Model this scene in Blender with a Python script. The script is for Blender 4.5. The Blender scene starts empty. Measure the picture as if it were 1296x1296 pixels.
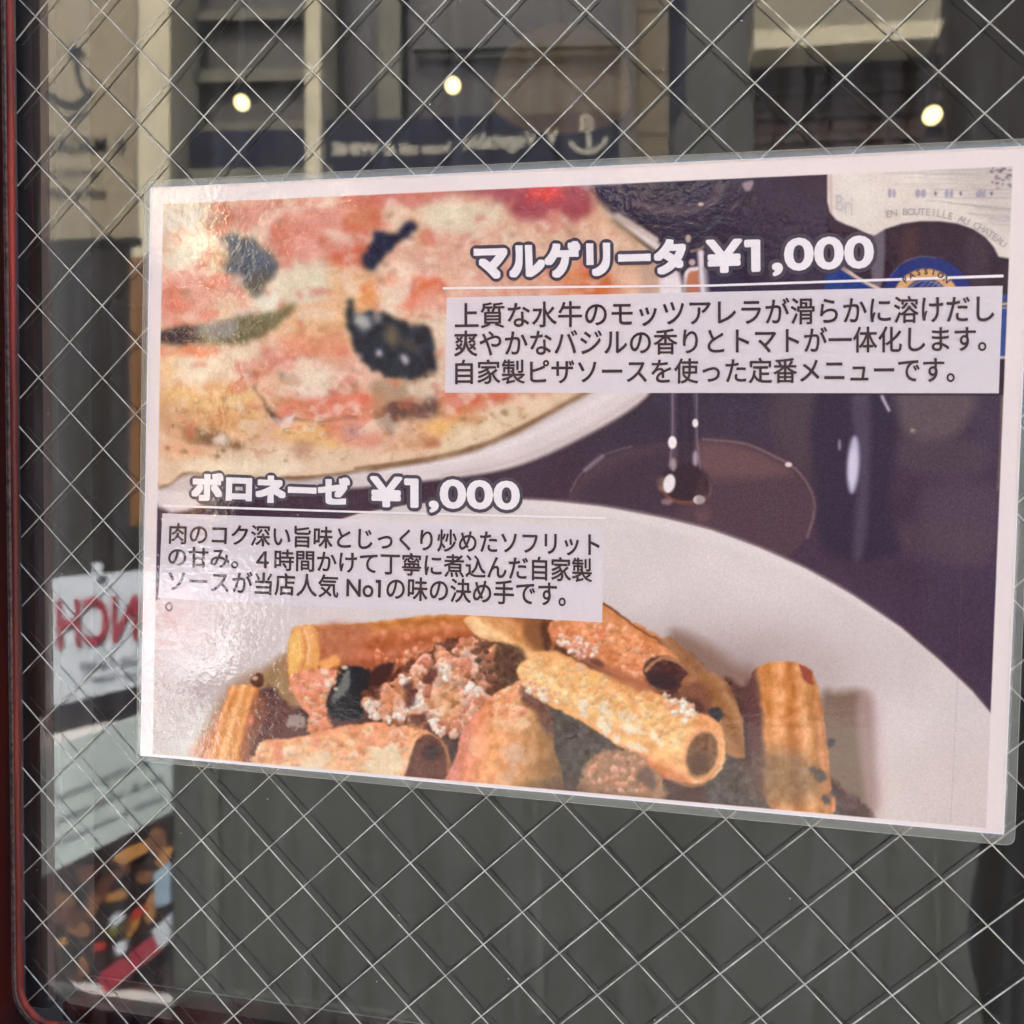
import bpy, math, random
import numpy as np
from mathutils import Vector, Matrix

# ------------------------------------------------------------------ camera, world, sun, exposure
S = bpy.context.scene
COL = S.collection
F = 0.9416 / 1.296                                   # focal length in picture widths
CAM = np.array([0.21141037, -0.25076109, -0.15339441])
_R = np.array([[0.98666222, -0.02248629, 0.16122046],
               [0.03011745, 0.99853078, -0.04504698],
               [-0.15997065, 0.0493017, 0.98588982]])  # rows: right, down, forward in (x, down, in)
def w3(v): return np.array([v[0], v[2], -v[1]])
RIGHT, DOWN, FWD = w3(_R[0]), w3(_R[1]), w3(_R[2])
cam = bpy.data.cameras.new('camera'); cam_o = bpy.data.objects.new('camera', cam); COL.objects.link(cam_o)
M = Matrix.Identity(4)
for i in range(3):
    M[i][0] = RIGHT[i]; M[i][1] = -DOWN[i]; M[i][2] = -FWD[i]; M[i][3] = CAM[i]
cam_o.matrix_world = M
cam.sensor_fit = 'HORIZONTAL'; cam.sensor_width = 36; cam.lens = F * 36
cam.clip_start = 0.01; cam.clip_end = 500
cam.dof.use_dof = True; cam.dof.focus_distance = 0.262; cam.dof.aperture_fstop = 11.5
S.camera = cam_o
W = bpy.data.worlds.new('World'); S.world = W; W.use_nodes = True
nt = W.node_tree; nt.nodes.clear()
SUN_EL, SUN_AZ = 60, -14
sk = nt.nodes.new('ShaderNodeTexSky'); sk.sky_type = 'NISHITA'; sk.sun_disc = False
sk.sun_elevation = math.radians(SUN_EL); sk.sun_rotation = math.radians(SUN_AZ); sk.dust_density = 5; sk.air_density = 0.7; sk.ozone_density = 0.4
bg = nt.nodes.new('ShaderNodeBackground'); bg.inputs[1].default_value = 0.15
wo = nt.nodes.new('ShaderNodeOutputWorld')
nt.links.new(sk.outputs[0], bg.inputs[0]); nt.links.new(bg.outputs[0], wo.inputs[0])
sl = bpy.data.lights.new('sun', 'SUN'); sl.energy = 2.0; sl.angle = math.radians(0.5); sl.color = (1, 0.95, 0.88)
so = bpy.data.objects.new('sun', sl); COL.objects.link(so)
e, a = math.radians(SUN_EL), math.radians(SUN_AZ)
sd = Vector((math.sin(a) * math.cos(e), math.cos(a) * math.cos(e), math.sin(e)))
so.rotation_euler = sd.to_track_quat('Z', 'Y').to_euler(); so.location = sd * 20
S.view_settings.view_transform = 'Standard'; S.view_settings.look = 'None'
S.view_settings.exposure = 3.6; S.view_settings.gamma = 1
S.cycles.transparent_max_bounces = 48; S.cycles.max_bounces = 10; S.cycles.glossy_bounces = 6
S.cycles.caustics_reflective = False; S.cycles.caustics_refractive = False
S.cycles.sample_clamp_indirect = 6

# ------------------------------------------------------------------ geometry of the plane of the glass (y = 0)
U, A = 0.01364, 0.97893                              # half a mesh diamond across, and its height ratio
def ray(px, py):
    return FWD + RIGHT * ((px - 648) / 941.6) + DOWN * ((py - 648) / 941.6)
def at_y(px, py, y):
    d = ray(px, py); return CAM + d * ((y - CAM[1]) / d[1])
def proj(P):                                         # array of points on y=0 -> photo pixels
    v = P - CAM; z = v @ FWD
    return np.stack([648 + 941.6 * (v @ RIGHT) / z, 648 + 941.6 * (v @ DOWN) / z], -1)
def bow(px, py):                                     # the laminated sheet bows away from the glass
    P = at_y(px, py, 0); s = (P[0] - 0.033) / 0.295; s = min(max(s, 0), 1)
    return -(0.0006 + 0.0022 * 4 * s * (1 - s))
def pp(px, py, layer=0.0):
    return at_y(px, py, bow(px, py) - layer)
def street(px, py, D):                               # a place in the street, D metres in front of the glass, seen mirrored in it
    P = at_y(px, py, D); return np.array([P[0], -P[1], P[2]])

# ------------------------------------------------------------------ object helpers
def mesh_obj(name, verts, faces, m, parent=None, uv=None, smooth=False):
    me = bpy.data.meshes.new(name)
    me.from_pydata([tuple(float(c) for c in v) for v in verts], [], faces)
    if uv is not None:
        l = me.uv_layers.new(name='UVMap')
        for i, lp in enumerate(me.loops): l.data[i].uv = uv[lp.vertex_index]
    if m: me.materials.append(m)
    if smooth: me.polygons.foreach_set('use_smooth', [True] * len(me.polygons))
    me.update()
    o = bpy.data.objects.new(name, me); COL.objects.link(o)
    if parent: o.parent = parent
    return o
def tag(o, label=None, cat=None, group=None, kind=None):
    if label: o['label'] = label
    if cat: o['category'] = cat
    if group: o['group'] = group
    if kind: o['kind'] = kind
    return o
def thing(name, label, cat, group=None):
    o = bpy.data.objects.new(name, None); o.empty_display_size = 0.01; COL.objects.link(o)
    return tag(o, label, cat, group)
def nod(m): return m.node_tree.nodes, m.node_tree.links
def mat(name, col, rough=0.7, vary=0.12, scale=8.0, bump=0.0, spec=0.4, metal=0.0, stretch=(1, 1, 1), col2=None, coat=0.0, bdist=0.001):
    m = bpy.data.materials.new(name); m.use_nodes = True
    N, L = nod(m); b = N['Principled BSDF']
    tc = N.new('ShaderNodeTexCoord'); mp = N.new('ShaderNodeMapping'); mp.inputs['Scale'].default_value = stretch
    L.new(tc.outputs['Object'], mp.inputs[0])
    n = N.new('ShaderNodeTexNoise'); n.inputs['Scale'].default_value = scale; n.inputs['Detail'].default_value = 5
    L.new(mp.outputs[0], n.inputs['Vector'])
    r = N.new('ShaderNodeValToRGB')
    c2 = col2 if col2 else tuple(c * (1 - vary) for c in col)
    c1 = col if col2 else tuple(min(1, c * (1 + vary)) for c in col)
    r.color_ramp.elements[0].position = 0.35; r.color_ramp.elements[1].position = 0.65
    r.color_ramp.elements[0].color = (*c2, 1); r.color_ramp.elements[1].color = (*c1, 1)
    L.new(n.outputs[0], r.inputs[0]); L.new(r.outputs[0], b.inputs['Base Color'])
    b.inputs['Roughness'].default_value = rough; b.inputs['Specular IOR Level'].default_value = spec
    b.inputs['Metallic'].default_value = metal; b.inputs['Coat Weight'].default_value = coat
    if bump:
        bp = N.new('ShaderNodeBump'); bp.inputs['Strength'].default_value = bump; bp.inputs['Distance'].default_value = bdist
        L.new(n.outputs[0], bp.inputs['Height']); L.new(bp.outputs[0], b.inputs['Normal'])
    return m
def lin(c):
    c = np.asarray(c, float) / 255
    return tuple(float(v) for v in np.where(c < 0.04045, c / 12.92, ((c + 0.055) / 1.055) ** 2.4))

def grid_patch(name, quad, nx, ny, fn, m, parent, uv=False):
    """a sheet filling a quad of photo pixels (TL, TR, BR, BL), lifted onto a surface by fn"""
    q = [np.array(p, float) for p in quad]; V = []; UV = []
    for j in range(ny + 1):
        for i in range(nx + 1):
            s, t = i / nx, j / ny
            p = q[0] * (1 - s) * (1 - t) + q[1] * s * (1 - t) + q[2] * s * t + q[3] * (1 - s) * t
            V.append(fn(p[0], p[1])); UV.append((s, 1 - t))
    Fc = [(j * (nx + 1) + i, (j + 1) * (nx + 1) + i, (j + 1) * (nx + 1) + i + 1, j * (nx + 1) + i + 1) for j in range(ny) for i in range(nx)]
    return mesh_obj(name, V, Fc, m, parent, uv=UV if uv else None, smooth=True)

_tc = {}
def text_mesh(s, offset, res=4):
    k = (s, offset)
    if k in _tc: return _tc[k]
    c = bpy.data.curves.new('lettering', 'FONT'); c.body = s; c.offset = offset; c.resolution_u = res
    o = bpy.data.objects.new('lettering', c); COL.objects.link(o)
    dg = bpy.context.evaluated_depsgraph_get()
    me = bpy.data.meshes.new_from_object(o.evaluated_get(dg))
    V = np.array([v.co[:] for v in me.vertices])[:, :2]; Fc = [tuple(p.vertices) for p in me.polygons]
    bpy.data.objects.remove(o); bpy.data.curves.remove(c); bpy.data.meshes.remove(me)
    if '1' in s:                                          # the bare stroke of the figure one gets its flag
        par = list(range(len(V)))
        def root(i):
            while par[i] != i: i = par[i]
            return i
        for f in Fc:
            for i in f[1:]: par[root(i)] = root(f[0])
        comp = {}
        for i in range(len(V)): comp.setdefault(root(i), []).append(i)
        for ids in comp.values():
            P = V[ids]; w, h = P.max(0) - P.min(0)
            if len(ids) == 4 and h > .6 and w < .16 and P[:, 1].min() > -.05:
                x, y = P[:, 0].min(), P[:, 1].max(); b0 = len(V)
                V = np.vstack([V, [(x - .115, y), (x + .01, y), (x + .01, y - w), (x - .115, y - w)]]); Fc = Fc + [(b0, b0 + 3, b0 + 2, b0 + 1)]
    _tc[k] = (V, Fc); return V, Fc
def stamped(name, s, quad, rings, m, parent, lay0, step=.000001):
    """lettering made heavier: each glyph stamped round rings of the given pixel radii, each stamp a hair above the last"""
    V, Fc = text_mesh(s, 0.0); lo, hi = V.min(0), V.max(0); q = [np.array(p, float) for p in quad]
    st = (V - lo) / (hi - lo); B = []
    for s_, t_ in st:
        t_ = 1 - t_; B.append(q[0] * (1 - s_) * (1 - t_) + q[1] * s_ * (1 - t_) + q[2] * s_ * t_ + q[3] * (1 - s_) * t_)
    P = []; FF = []; k = 0
    for r, n in rings:
        for i in range(abs(n)):
            t = 2 * math.pi * i / abs(n); dx, dy = r * math.cos(t), r * math.sin(t); b0 = len(P)
            if n < 0: m_ = max(abs(dx), abs(dy)) / r; dx, dy = dx / m_, dy / m_      # square nib for crisp corners
            P += [pp(p[0] + dx, p[1] + dy, lay0 + k * step) for p in B]
            FF += [tuple(v + b0 for v in f) for f in Fc]; k += 1
    return mesh_obj(name, P, FF, m, parent)
def text_on(name, s, quad, fn, m, parent, offset=0.0, ref=None):
    """lettering fitted into a quad of photo pixels; ref = the offset whose outline fills the quad"""
    V, Fc = text_mesh(s, offset)
    R_, _ = text_mesh(s, offset if ref is None else ref)
    lo, hi = R_.min(0), R_.max(0)
    st = (V - lo) / (hi - lo); q = [np.array(p, float) for p in quad]
    P = []
    for s_, t_ in st:
        t_ = 1 - t_
        p = q[0] * (1 - s_) * (1 - t_) + q[1] * s_ * (1 - t_) + q[2] * s_ * t_ + q[3] * (1 - s_) * t_
        P.append(fn(p[0], p[1]))
    return mesh_obj(name, P, Fc, m, parent)

# ================================================================== the print: a picture computed here, laid on the paper
PAPER = [(191, 238), (1307, 184.5), (1270, 1056), (178, 956)]
PRINT = np.array([(206.7, 258.3), (1281.7, 210.3), (1248, 1048), (193, 954)])
TW, TH = 1760, 1240
_q = np.array(PAPER, float)
sg, tg = np.meshgrid((np.arange(TW) + .5) / TW, (np.arange(TH) + .5) / TH)
PX = (_q[0, 0] * (1 - sg) * (1 - tg) + _q[1, 0] * sg * (1 - tg) + _q[2, 0] * sg * tg + _q[3, 0] * (1 - sg) * tg).astype(np.float32)
PY = (_q[0, 1] * (1 - sg) * (1 - tg) + _q[1, 1] * sg * (1 - tg) + _q[2, 1] * sg * tg + _q[3, 1] * (1 - sg) * tg).astype(np.float32)
IMG = np.zeros((TH, TW, 3), np.float32)
rng = np.random.default_rng(7)
_cx, _cy = PX[::8, ::8], PY[::8, ::8]
def region(x0, y0, x1, y1):
    k = (_cx > x0 - 8) & (_cx < x1 + 8) & (_cy > y0 - 8) & (_cy < y1 + 8)
    r, c = np.where(k.any(1))[0], np.where(k.any(0))[0]
    if len(r) == 0 or len(c) == 0: return None
    return slice(max(0, r[0] * 8 - 8), min(TH, r[-1] * 8 + 16)), slice(max(0, c[0] * 8 - 8), min(TW, c[-1] * 8 + 16))
def vnoise(X, Y, sc, seed):
    x, y = X / sc, Y / sc
    x0, y0 = np.floor(x).astype(np.int64), np.floor(y).astype(np.int64)
    fx, fy = x - x0, y - y0; fx = fx * fx * (3 - 2 * fx); fy = fy * fy * (3 - 2 * fy)
    tab = np.random.default_rng(seed).random((256, 256)).astype(np.float32)
    g = lambda i, j: tab[(y0 + j) & 255, (x0 + i) & 255]
    return (g(0, 0) * (1 - fx) + g(1, 0) * fx) * (1 - fy) + (g(0, 1) * (1 - fx) + g(1, 1) * fx) * fy - 0.5
def fbm(X, Y, sc, seed, o=3):
    r = 0; am = 1.0
    for k in range(o):
        r = r + am * vnoise(X + 17.3 * k, Y - 9.1 * k, sc / 2 ** k, seed + k); am *= 0.55
    return r
def ss(x): x = np.clip(x, 0, 1); return x * x * (3 - 2 * x)
def spline(pts, n=6):
    p = np.array(pts, float); k = len(p); out = []
    for i in range(k):
        a_, b_, c_, d_ = p[i - 1], p[i], p[(i + 1) % k], p[(i + 2) % k]
        for j in range(n):
            t = j / n
            out.append(0.5 * ((2 * b_) + (c_ - a_) * t + (2 * a_ - 5 * b_ + 4 * c_ - d_) * t * t + (3 * b_ - a_ - 3 * c_ + d_) * t ** 3))
    return np.array(out)
def sdf(X, Y, poly):
    d = np.full(X.shape, 1e9, np.float32); ins = np.zeros(X.shape, bool)
    n = len(poly)
    for i in range(n):
        x0, y0 = poly[i]; x1, y1 = poly[(i + 1) % n]
        ex, ey = x1 - x0, y1 - y0; L2 = ex * ex + ey * ey + 1e-9
        wx, wy = X - x0, Y - y0
        t = np.clip((wx * ex + wy * ey) / L2, 0, 1)
        d = np.minimum(d, (wx - ex * t) ** 2 + (wy - ey * t) ** 2)
        if y0 != y1:
            c = ((y0 <= Y) != (y1 <= Y)) & (X < x0 + (Y - y0) * ex / (y1 - y0))
            ins ^= c
    d = np.sqrt(d); return np.where(ins, -d, d)
def col3(c): return np.array(c, np.float32) / 255
def put(rg, al, c):
    al = al[..., None]; IMG[rg] = IMG[rg] * (1 - al) + c * al
def poly(pts, c, blur=2.0, al=1.0, warp=0.0, wsc=14, rag=0.0, rsc=6, tex=0.0, tsc=8, sharp=False, seed=None, shade=None):
    """soft-edged patch of colour; rag = ragged edge, tex = mottling, shade = fn(X, Y, base) -> colour"""
    P = np.array(pts, float) if sharp else spline(pts)
    m_ = blur + warp + rag + 2
    rg = region(P[:, 0].min() - m_, P[:, 1].min() - m_, P[:, 0].max() + m_, P[:, 1].max() + m_)
    if rg is None: return
    X, Y = PX[rg], PY[rg]; sd_ = int(seed if seed is not None else rng.integers(1, 9999))
    if warp:
        X = X + warp * fbm(X, Y, wsc, sd_); Y = Y + warp * fbm(PX[rg], Y, wsc, sd_ + 50)
    d = sdf(X, Y, P)
    if rag: d = d + rag * 2 * fbm(PX[rg], PY[rg], rsc, sd_ + 9, 3)
    a_ = ss(0.5 - d / (2 * max(blur, 0.4))) * al
    base = np.broadcast_to(col3(c), X.shape + (3,)).copy()
    if shade is not None: base = shade(PX[rg], PY[rg], base)
    if tex:
        n_ = fbm(PX[rg], PY[rg], tsc, sd_ + 77, 4)[..., None]
        base = base * (1 + tex * n_ * np.array([0.8, 1.1, 1.3], np.float32))
    put(rg, a_, np.clip(base, 0, 1))
def ell(cx, cy, rx, ry, c, ang=0, **k):
    t = np.linspace(0, 2 * math.pi, 14, endpoint=False); ca, sa = math.cos(math.radians(ang)), math.sin(math.radians(ang))
    poly([(cx + rx * math.cos(q) * ca - ry * math.sin(q) * sa, cy + rx * math.cos(q) * sa + ry * math.sin(q) * ca) for q in t], c, **k)
def stroke(pts, w, c, blur=1.0, al=1.0, closed=False):
    p = spline(pts, 6) if closed else None
    if p is None:
        q = [2 * np.array(pts[0], float) - np.array(pts[1], float)] + [np.array(v, float) for v in pts] + [2 * np.array(pts[-1], float) - np.array(pts[-2], float)]
        out = []
        for i in range(1, len(q) - 2):
            for j in range(6):
                t = j / 6; a_, b_, c_, d_ = q[i - 1], q[i], q[i + 1], q[i + 2]
                out.append(0.5 * ((2 * b_) + (c_ - a_) * t + (2 * a_ - 5 * b_ + 4 * c_ - d_) * t * t + (3 * b_ - a_ - 3 * c_ + d_) * t ** 3))
        out.append(q[-2]); p = np.array(out)
    m_ = w + blur + 2
    rg = region(p[:, 0].min() - m_, p[:, 1].min() - m_, p[:, 0].max() + m_, p[:, 1].max() + m_)
    if rg is None: return
    X, Y = PX[rg], PY[rg]; d = np.full(X.shape, 1e9, np.float32)
    n = len(p)
    for i in range(n if closed else n - 1):
        x0, y0 = p[i]; x1, y1 = p[(i + 1) % n]; ex, ey = x1 - x0, y1 - y0
        t = np.clip(((X - x0) * ex + (Y - y0) * ey) / (ex * ex + ey * ey + 1e-9), 0, 1)
        d = np.minimum(d, (X - x0 - ex * t) ** 2 + (Y - y0 - ey * t) ** 2)
    put(rg, ss(0.5 - (np.sqrt(d) - w / 2) / (2 * max(blur, .4))) * al, col3(c))
def crumbs(pts, n, r0, r1, cols, blur=1.0, al=0.95, lift=True, squash=0.8, seed=1):
    """grains of meat or cheese scattered over a patch, each with a lit top and a darker foot"""
    P = spline(pts); g = np.random.default_rng(seed); x0, y0 = P.min(0); x1, y1 = P.max(0); k = 0
    xs = g.uniform(x0, x1, n * 4).astype(np.float32); ys = g.uniform(y0, y1, n * 4).astype(np.float32)
    ok = sdf(xs, ys, P) < 0; xs, ys = xs[ok][:n], ys[ok][:n]
    od = np.argsort(ys + g.normal(0, 12, len(ys)))
    for i in od:
        r = g.uniform(r0, r1); c = np.array(cols[g.integers(len(cols))], float) * g.uniform(0.92, 1.06)
        rg = region(xs[i] - 2 * r - 2, ys[i] - 2 * r - 2, xs[i] + 2 * r + 2, ys[i] + 2 * r + 2)
        if rg is None: continue
        X, Y = PX[rg], PY[rg]; th = g.uniform(0, 3.14); q = g.uniform(squash, 1.0)
        dx, dy = X - xs[i], Y - ys[i]; u_ = dx * math.cos(th) + dy * math.sin(th); v_ = (-dx * math.sin(th) + dy * math.cos(th)) / q
        d = np.sqrt(u_ * u_ + v_ * v_) - r + 1.2 * fbm(X, Y, r * 0.8 + 1, int(g.integers(9999)), 3) * r * 0.75
        a_ = ss(0.5 - d / (2 * blur)) * al
        cc = np.broadcast_to(col3(np.clip(c, 0, 255)), X.shape + (3,)).copy()
        if lift:
            sh = np.clip(-(dy + dx * 0.3) / r, -1, 1)[..., None]
            cc = np.clip(cc * (1 + 0.17 * sh + .22 * fbm(X, Y, 3.2, int(g.integers(9999)), 2)[..., None]), 0, 1)
        put(rg, a_, cc)
def tube(pts, p0, p1, hw, ramp, ridges=0, ridge=0.05, tex=0.14, blur=1.7, rag=0.7, seed=3, al=1.0):
    """ribbed pasta: colour runs across the tube between the lit and the shaded side, ribs along it"""
    p0, p1 = np.array(p0, float), np.array(p1, float); d = (p1 - p0) / np.linalg.norm(p1 - p0); nrm = np.array([-d[1], d[0]])
    xs = np.array([r[0] for r in ramp]); cs = np.array([r[1] for r in ramp], float) / 255
    def sh(X, Y, base):
        s_ = ((X - p0[0]) * nrm[0] + (Y - p0[1]) * nrm[1]) / hw
        t_ = (X - p0[0]) * d[0] + (Y - p0[1]) * d[1]
        s_ = s_ + 0.12 * fbm(X, Y, 30, seed + 5, 2)
        out = np.stack([np.interp(s_, xs, cs[:, k]) for k in range(3)], -1)
        if ridges:
            th = np.arcsin(np.clip(s_, -1, 1)); w_ = np.sin(th * ridges * 1.25 + 0.5 * fbm(X, Y, 50, seed, 2))
            out = out * (1 + 1.7 * ridge * w_[..., None] * np.array([0.7, 1.1, 1.5]))
        st_ = fbm(t_ * 0.22, s_ * hw, 4.0, seed + 21, 3)[..., None]
        return out * (1 + 0.06 * st_ * np.array([0.7, 1.1, 1.4]))
    poly(pts, (200, 150, 100), blur=blur, rag=rag, rsc=7, tex=tex, tsc=9, shade=sh, seed=seed, al=al)

def boxblur(I, r):
    for ax in (0, 1):
        c = np.cumsum(np.pad(I, [(r + 1, r) if a_ == ax else (0, 0) for a_ in range(3)], mode='edge'), axis=ax, dtype=np.float64)
        n = I.shape[ax]; sl1 = [slice(None)] * 3; sl0 = [slice(None)] * 3; sl1[ax] = slice(2 * r + 1, 2 * r + 1 + n); sl0[ax] = slice(0, n)
        I = ((c[tuple(sl1)] - c[tuple(sl0)]) / (2 * r + 1)).astype(np.float32)
    return I
def soften(xm, ym, r, k, lo=None):
    """the lens blur of the printed photograph: the pizza lies out of focus, the pasta nearly in focus"""
    b = boxblur(boxblur(IMG, r), r)
    if lo is None:
        m_ = ss((xm - PX) / 60) * ss((ym - PY) / 30)
        f_ = ss((PY - 440) / 100)                       # the near crust is sharper
        m_ = m_ * (1 - .55 * f_)
    else: m_ = ss((PY - lo) / 20) * .8
    sat = ss((IMG.max(-1) - IMG.min(-1) - .10) / .15)
    n_ = ((fbm(PX, PY, 4, 301, 3) * .06 + fbm(PX, PY, 16, 302, 3) * .08) * sat)[..., None] * np.array([.6, 1, 1.3], np.float32)
    IMG[:] = IMG * (1 - m_[..., None]) + (b * (1 + n_)) * m_[..., None]
def ripple(x0, y0, x1, y1, amps, seed, P=None):
    """break up brushed outlines: push the picture about by a few pixels of noise"""
    rg = region(x0, y0, x1, y1); X, Y = PX[rg], PY[rg]; h, w = X.shape
    jj, ii = np.meshgrid(np.arange(w), np.arange(h)); dx = 0; dy = 0
    for am, sc in amps:
        dx = dx + am * 2 * fbm(X, Y, sc, seed, 2); dy = dy + am * 2 * fbm(X, Y, sc, seed + 40, 2); seed += 3
    e_ = ss((X - x0) / 14) * ss((x1 - X) / 14) * ss((Y - y0) / 10) * ss((y1 - Y) / 10)
    if P is not None: e_ = e_ * ss(-sdf(X, Y, spline(P)) / 18)
    a_ = np.clip(jj + dx * e_ * 1.58, 0, w - 1.01); b_ = np.clip(ii + dy * e_ * 1.42, 0, h - 1.01)
    a0, b0 = a_.astype(int), b_.astype(int); fa, fb = (a_ - a0)[..., None], (b_ - b0)[..., None]; I = IMG[rg].copy()
    a1, b1 = np.minimum(a0 + 1, w - 1), np.minimum(b0 + 1, h - 1)
    IMG[rg] = (I[b0, a0] * (1 - fa) + I[b0, a1] * fa) * (1 - fb) + (I[b1, a0] * (1 - fa) + I[b1, a1] * fa) * fb
def char(x0, y0, x1, y1, c, sc, thr, k, seed, P=None):
    rg = region(x0, y0, x1, y1); X, Y = PX[rg], PY[rg]
    n = fbm(X + 4 * fbm(X, Y, 9, seed + 1), Y * 1.3, sc, seed, 4); a_ = ss((n - thr) / .22) * k
    a_ = a_ * ss((X - x0) / 20) * ss((x1 - X) / 20) * ss((Y - y0) / 15) * ss((y1 - Y) / 15)
    if P is not None: a_ = a_ * ss(.5 - sdf(X, Y, spline(P)) / 16)
    put(rg, a_, col3(c))
def paint():
    IMG[:] = col3((238, 224, 220))
    # ---- dark table top
    def bgc(X, Y, b):
        k = ss((X - 700) / 600)[..., None]; base = col3((66, 60, 73)) * (1 - k) + col3((72, 61, 75)) * k
        lo = ss((Y - 480) / 160)[..., None]
        base = base * (1 - lo) + (col3((74, 58, 70)) * (1 - k * .5) + col3((70, 56, 76)) * k * .5) * lo
        return base
    poly(PRINT + np.array([(-.5, -.5), (.5, -.5), (.5, .5), (-.5, .5)]), (70, 60, 72), blur=.7, sharp=True, shade=bgc, tex=.10, tsc=60, seed=5)
    poly([(980, 500), (1040, 500), (1042, 640), (1020, 610), (985, 570)], (88, 74, 78), blur=18, al=.6)
    poly([(1130, 497), (1230, 497), (1215, 545), (1170, 565), (1140, 540)], (106, 90, 93), blur=12, al=.8)
    poly([(1120, 560), (1240, 560), (1240, 600), (1160, 600)], (84, 70, 80), blur=12, al=.7)
    poly([(1170, 620), (1262, 618), (1256, 700), (1180, 690)], (92, 74, 86), blur=16, al=.6)
    poly([(1140, 665), (1250, 670), (1240, 720), (1150, 700)], (90, 74, 82), blur=12, al=.5)
    poly([(1035, 497), (1125, 497), (1135, 560), (1125, 640), (1135, 700), (1050, 700), (1030, 620)], (56, 49, 66), blur=10, al=.8)
    poly([(1078, 500), (1100, 500), (1098, 640), (1092, 700), (1080, 700), (1086, 600)], (100, 92, 106), blur=7, al=.55)
    ell(1080, 588, 7.5, 36, (198, 190, 208), ang=3, blur=4); ell(1079, 590, 5, 22, (214, 206, 220), ang=3, blur=3)
    ell(1062.5, 563, 1.8, 7, (170, 160, 170), blur=2, al=.8)
    stroke([(1113, 488), (1117, 503), (1125, 519)], 3.5, (200, 190, 195), blur=2)
    ell(1155, 545, 3, 2.5, (170, 160, 130), blur=2, al=.7)
    stroke([(1268, 497), (1266, 560), (1263, 620)], 2, (140, 105, 90), blur=1.5, al=.8)
    # ---- wine glass
    ell(873, 648, 158, 90, (96, 74, 78), blur=3, al=.55)
    poly([(885, 560), (945, 566), (985, 585), (1000, 600), (930, 606), (885, 600)], (118, 88, 88), blur=12, al=.7)
    poly([(735, 620), (800, 580), (850, 572), (850, 650), (760, 640)], (68, 56, 70), blur=14, al=.7)
    stroke([(722, 622), (735, 600), (762, 577), (800, 565)], 2, (128, 112, 122), blur=2, al=.7)
    stroke([(741, 595), (752, 586), (762, 578)], 5, (148, 130, 138), blur=3, al=.8)
    stroke([(890, 556), (940, 561), (975, 575), (1005, 592), (1025, 618), (1031, 645), (1022, 680)], 3, (132, 104, 104), blur=2, al=.8)
    ell(998, 588, 4.5, 3.2, (225, 200, 195), blur=1.6)
    stroke([(852, 375), (853, 497), (853, 560), (850, 600)], 8, (104, 86, 98), blur=4, al=.7)
    stroke([(881, 375), (879, 497), (880, 540), (881, 590)], 4, (108, 92, 104), blur=3, al=.7)
    stroke([(851, 497), (851, 545), (847, 600)], 2.2, (140, 122, 134), blur=1.8, al=.8); stroke([(882, 497), (882, 550), (887, 600)], 2.0, (138, 122, 132), blur=1.8, al=.75)
    stroke([(866, 500), (867, 590)], 5, (92, 80, 92), blur=4, al=.6)
    stroke([(847, 596), (838, 612), (846, 630), (872, 638), (896, 628), (898, 612), (888, 598)], 2.5, (128, 102, 106), blur=2.5, al=.8)
    poly([(856, 505), (878, 505), (877, 590), (860, 590)], (58, 50, 62), blur=4, al=.7)
    ell(866, 613, 32, 26, (62, 48, 56), blur=5)
    stroke([(836, 618), (850, 632), (872, 636), (892, 630)], 4, (150, 90, 70), blur=3, al=.7)
    ell(838, 612, 6, 9, (150, 115, 105), blur=4, al=.6)
    ell(851, 560, 5.5, 8, (250, 240, 238), blur=1.6); ell(852, 588, 4, 8, (190, 165, 165), blur=3, al=.8)
    ell(847, 612, 7.5, 12, (245, 232, 230), ang=12, blur=2.2); ell(885, 632.5, 7.5, 6, (252, 242, 240), blur=1.6)
    ell(880, 535.5, 3.8, 5.5, (242, 232, 230), blur=1.4); ell(880, 580, 3.2, 9, (175, 155, 168), blur=3)
    ell(844, 635, 7, 4, (170, 140, 140), blur=3, al=.7); ell(890, 650, 10, 12, (110, 82, 90), blur=5, al=.7)
    poly([(890, 600), (900, 640), (910, 655), (880, 640)], (90, 66, 70), blur=5, al=.5)
    # glass seen behind the first headline
    stroke([(805, 258), (830, 264), (860, 266), (890, 260), (906, 250), (910, 236)], 12, (100, 84, 93), blur=4, al=.8)
    ell(887, 258.5, 3.5, 2.2, (200, 180, 165), blur=1.6)
    poly([(940, 232), (953, 229), (950, 240), (943, 241)], (160, 140, 145), blur=2.5)
    poly([(869, 345), (880, 340), (886, 352), (884, 376), (868, 376)], (190, 120, 92), blur=3)
    stroke([(866, 378), (867, 352), (872, 342), (882, 340)], 5, (232, 215, 215), blur=2)
    stroke([(887, 320), (889, 350), (891, 378)], 8, (236, 220, 222), blur=3)
    stroke([(892, 340), (896, 378)], 6, (170, 155, 165), blur=4, al=.8)
    ell(871, 302, 3.5, 5, (190, 165, 150), blur=2); stroke([(875, 318), (886, 315), (893, 310)], 3, (175, 140, 125), blur=2, al=.8)
    ell(876, 332, 4, 4, (200, 170, 165), blur=2)
    # ---- wine bottle with its labels
    poly([(1047, 215), (1285, 205), (1284, 500), (1046, 500)], (62, 50, 60), blur=1.5, sharp=True, tex=.1, tsc=20)
    poly([(1140, 300), (1160, 290), (1158, 350), (1140, 350)], (84, 60, 62), blur=8, al=.8)
    poly([(1104, 290), (1119, 288), (1117, 356), (1104, 356)], (112, 102, 112), blur=3)
    poly([(1225, 300), (1250, 310), (1250, 370), (1225, 370)], (70, 58, 68), blur=6)
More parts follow.
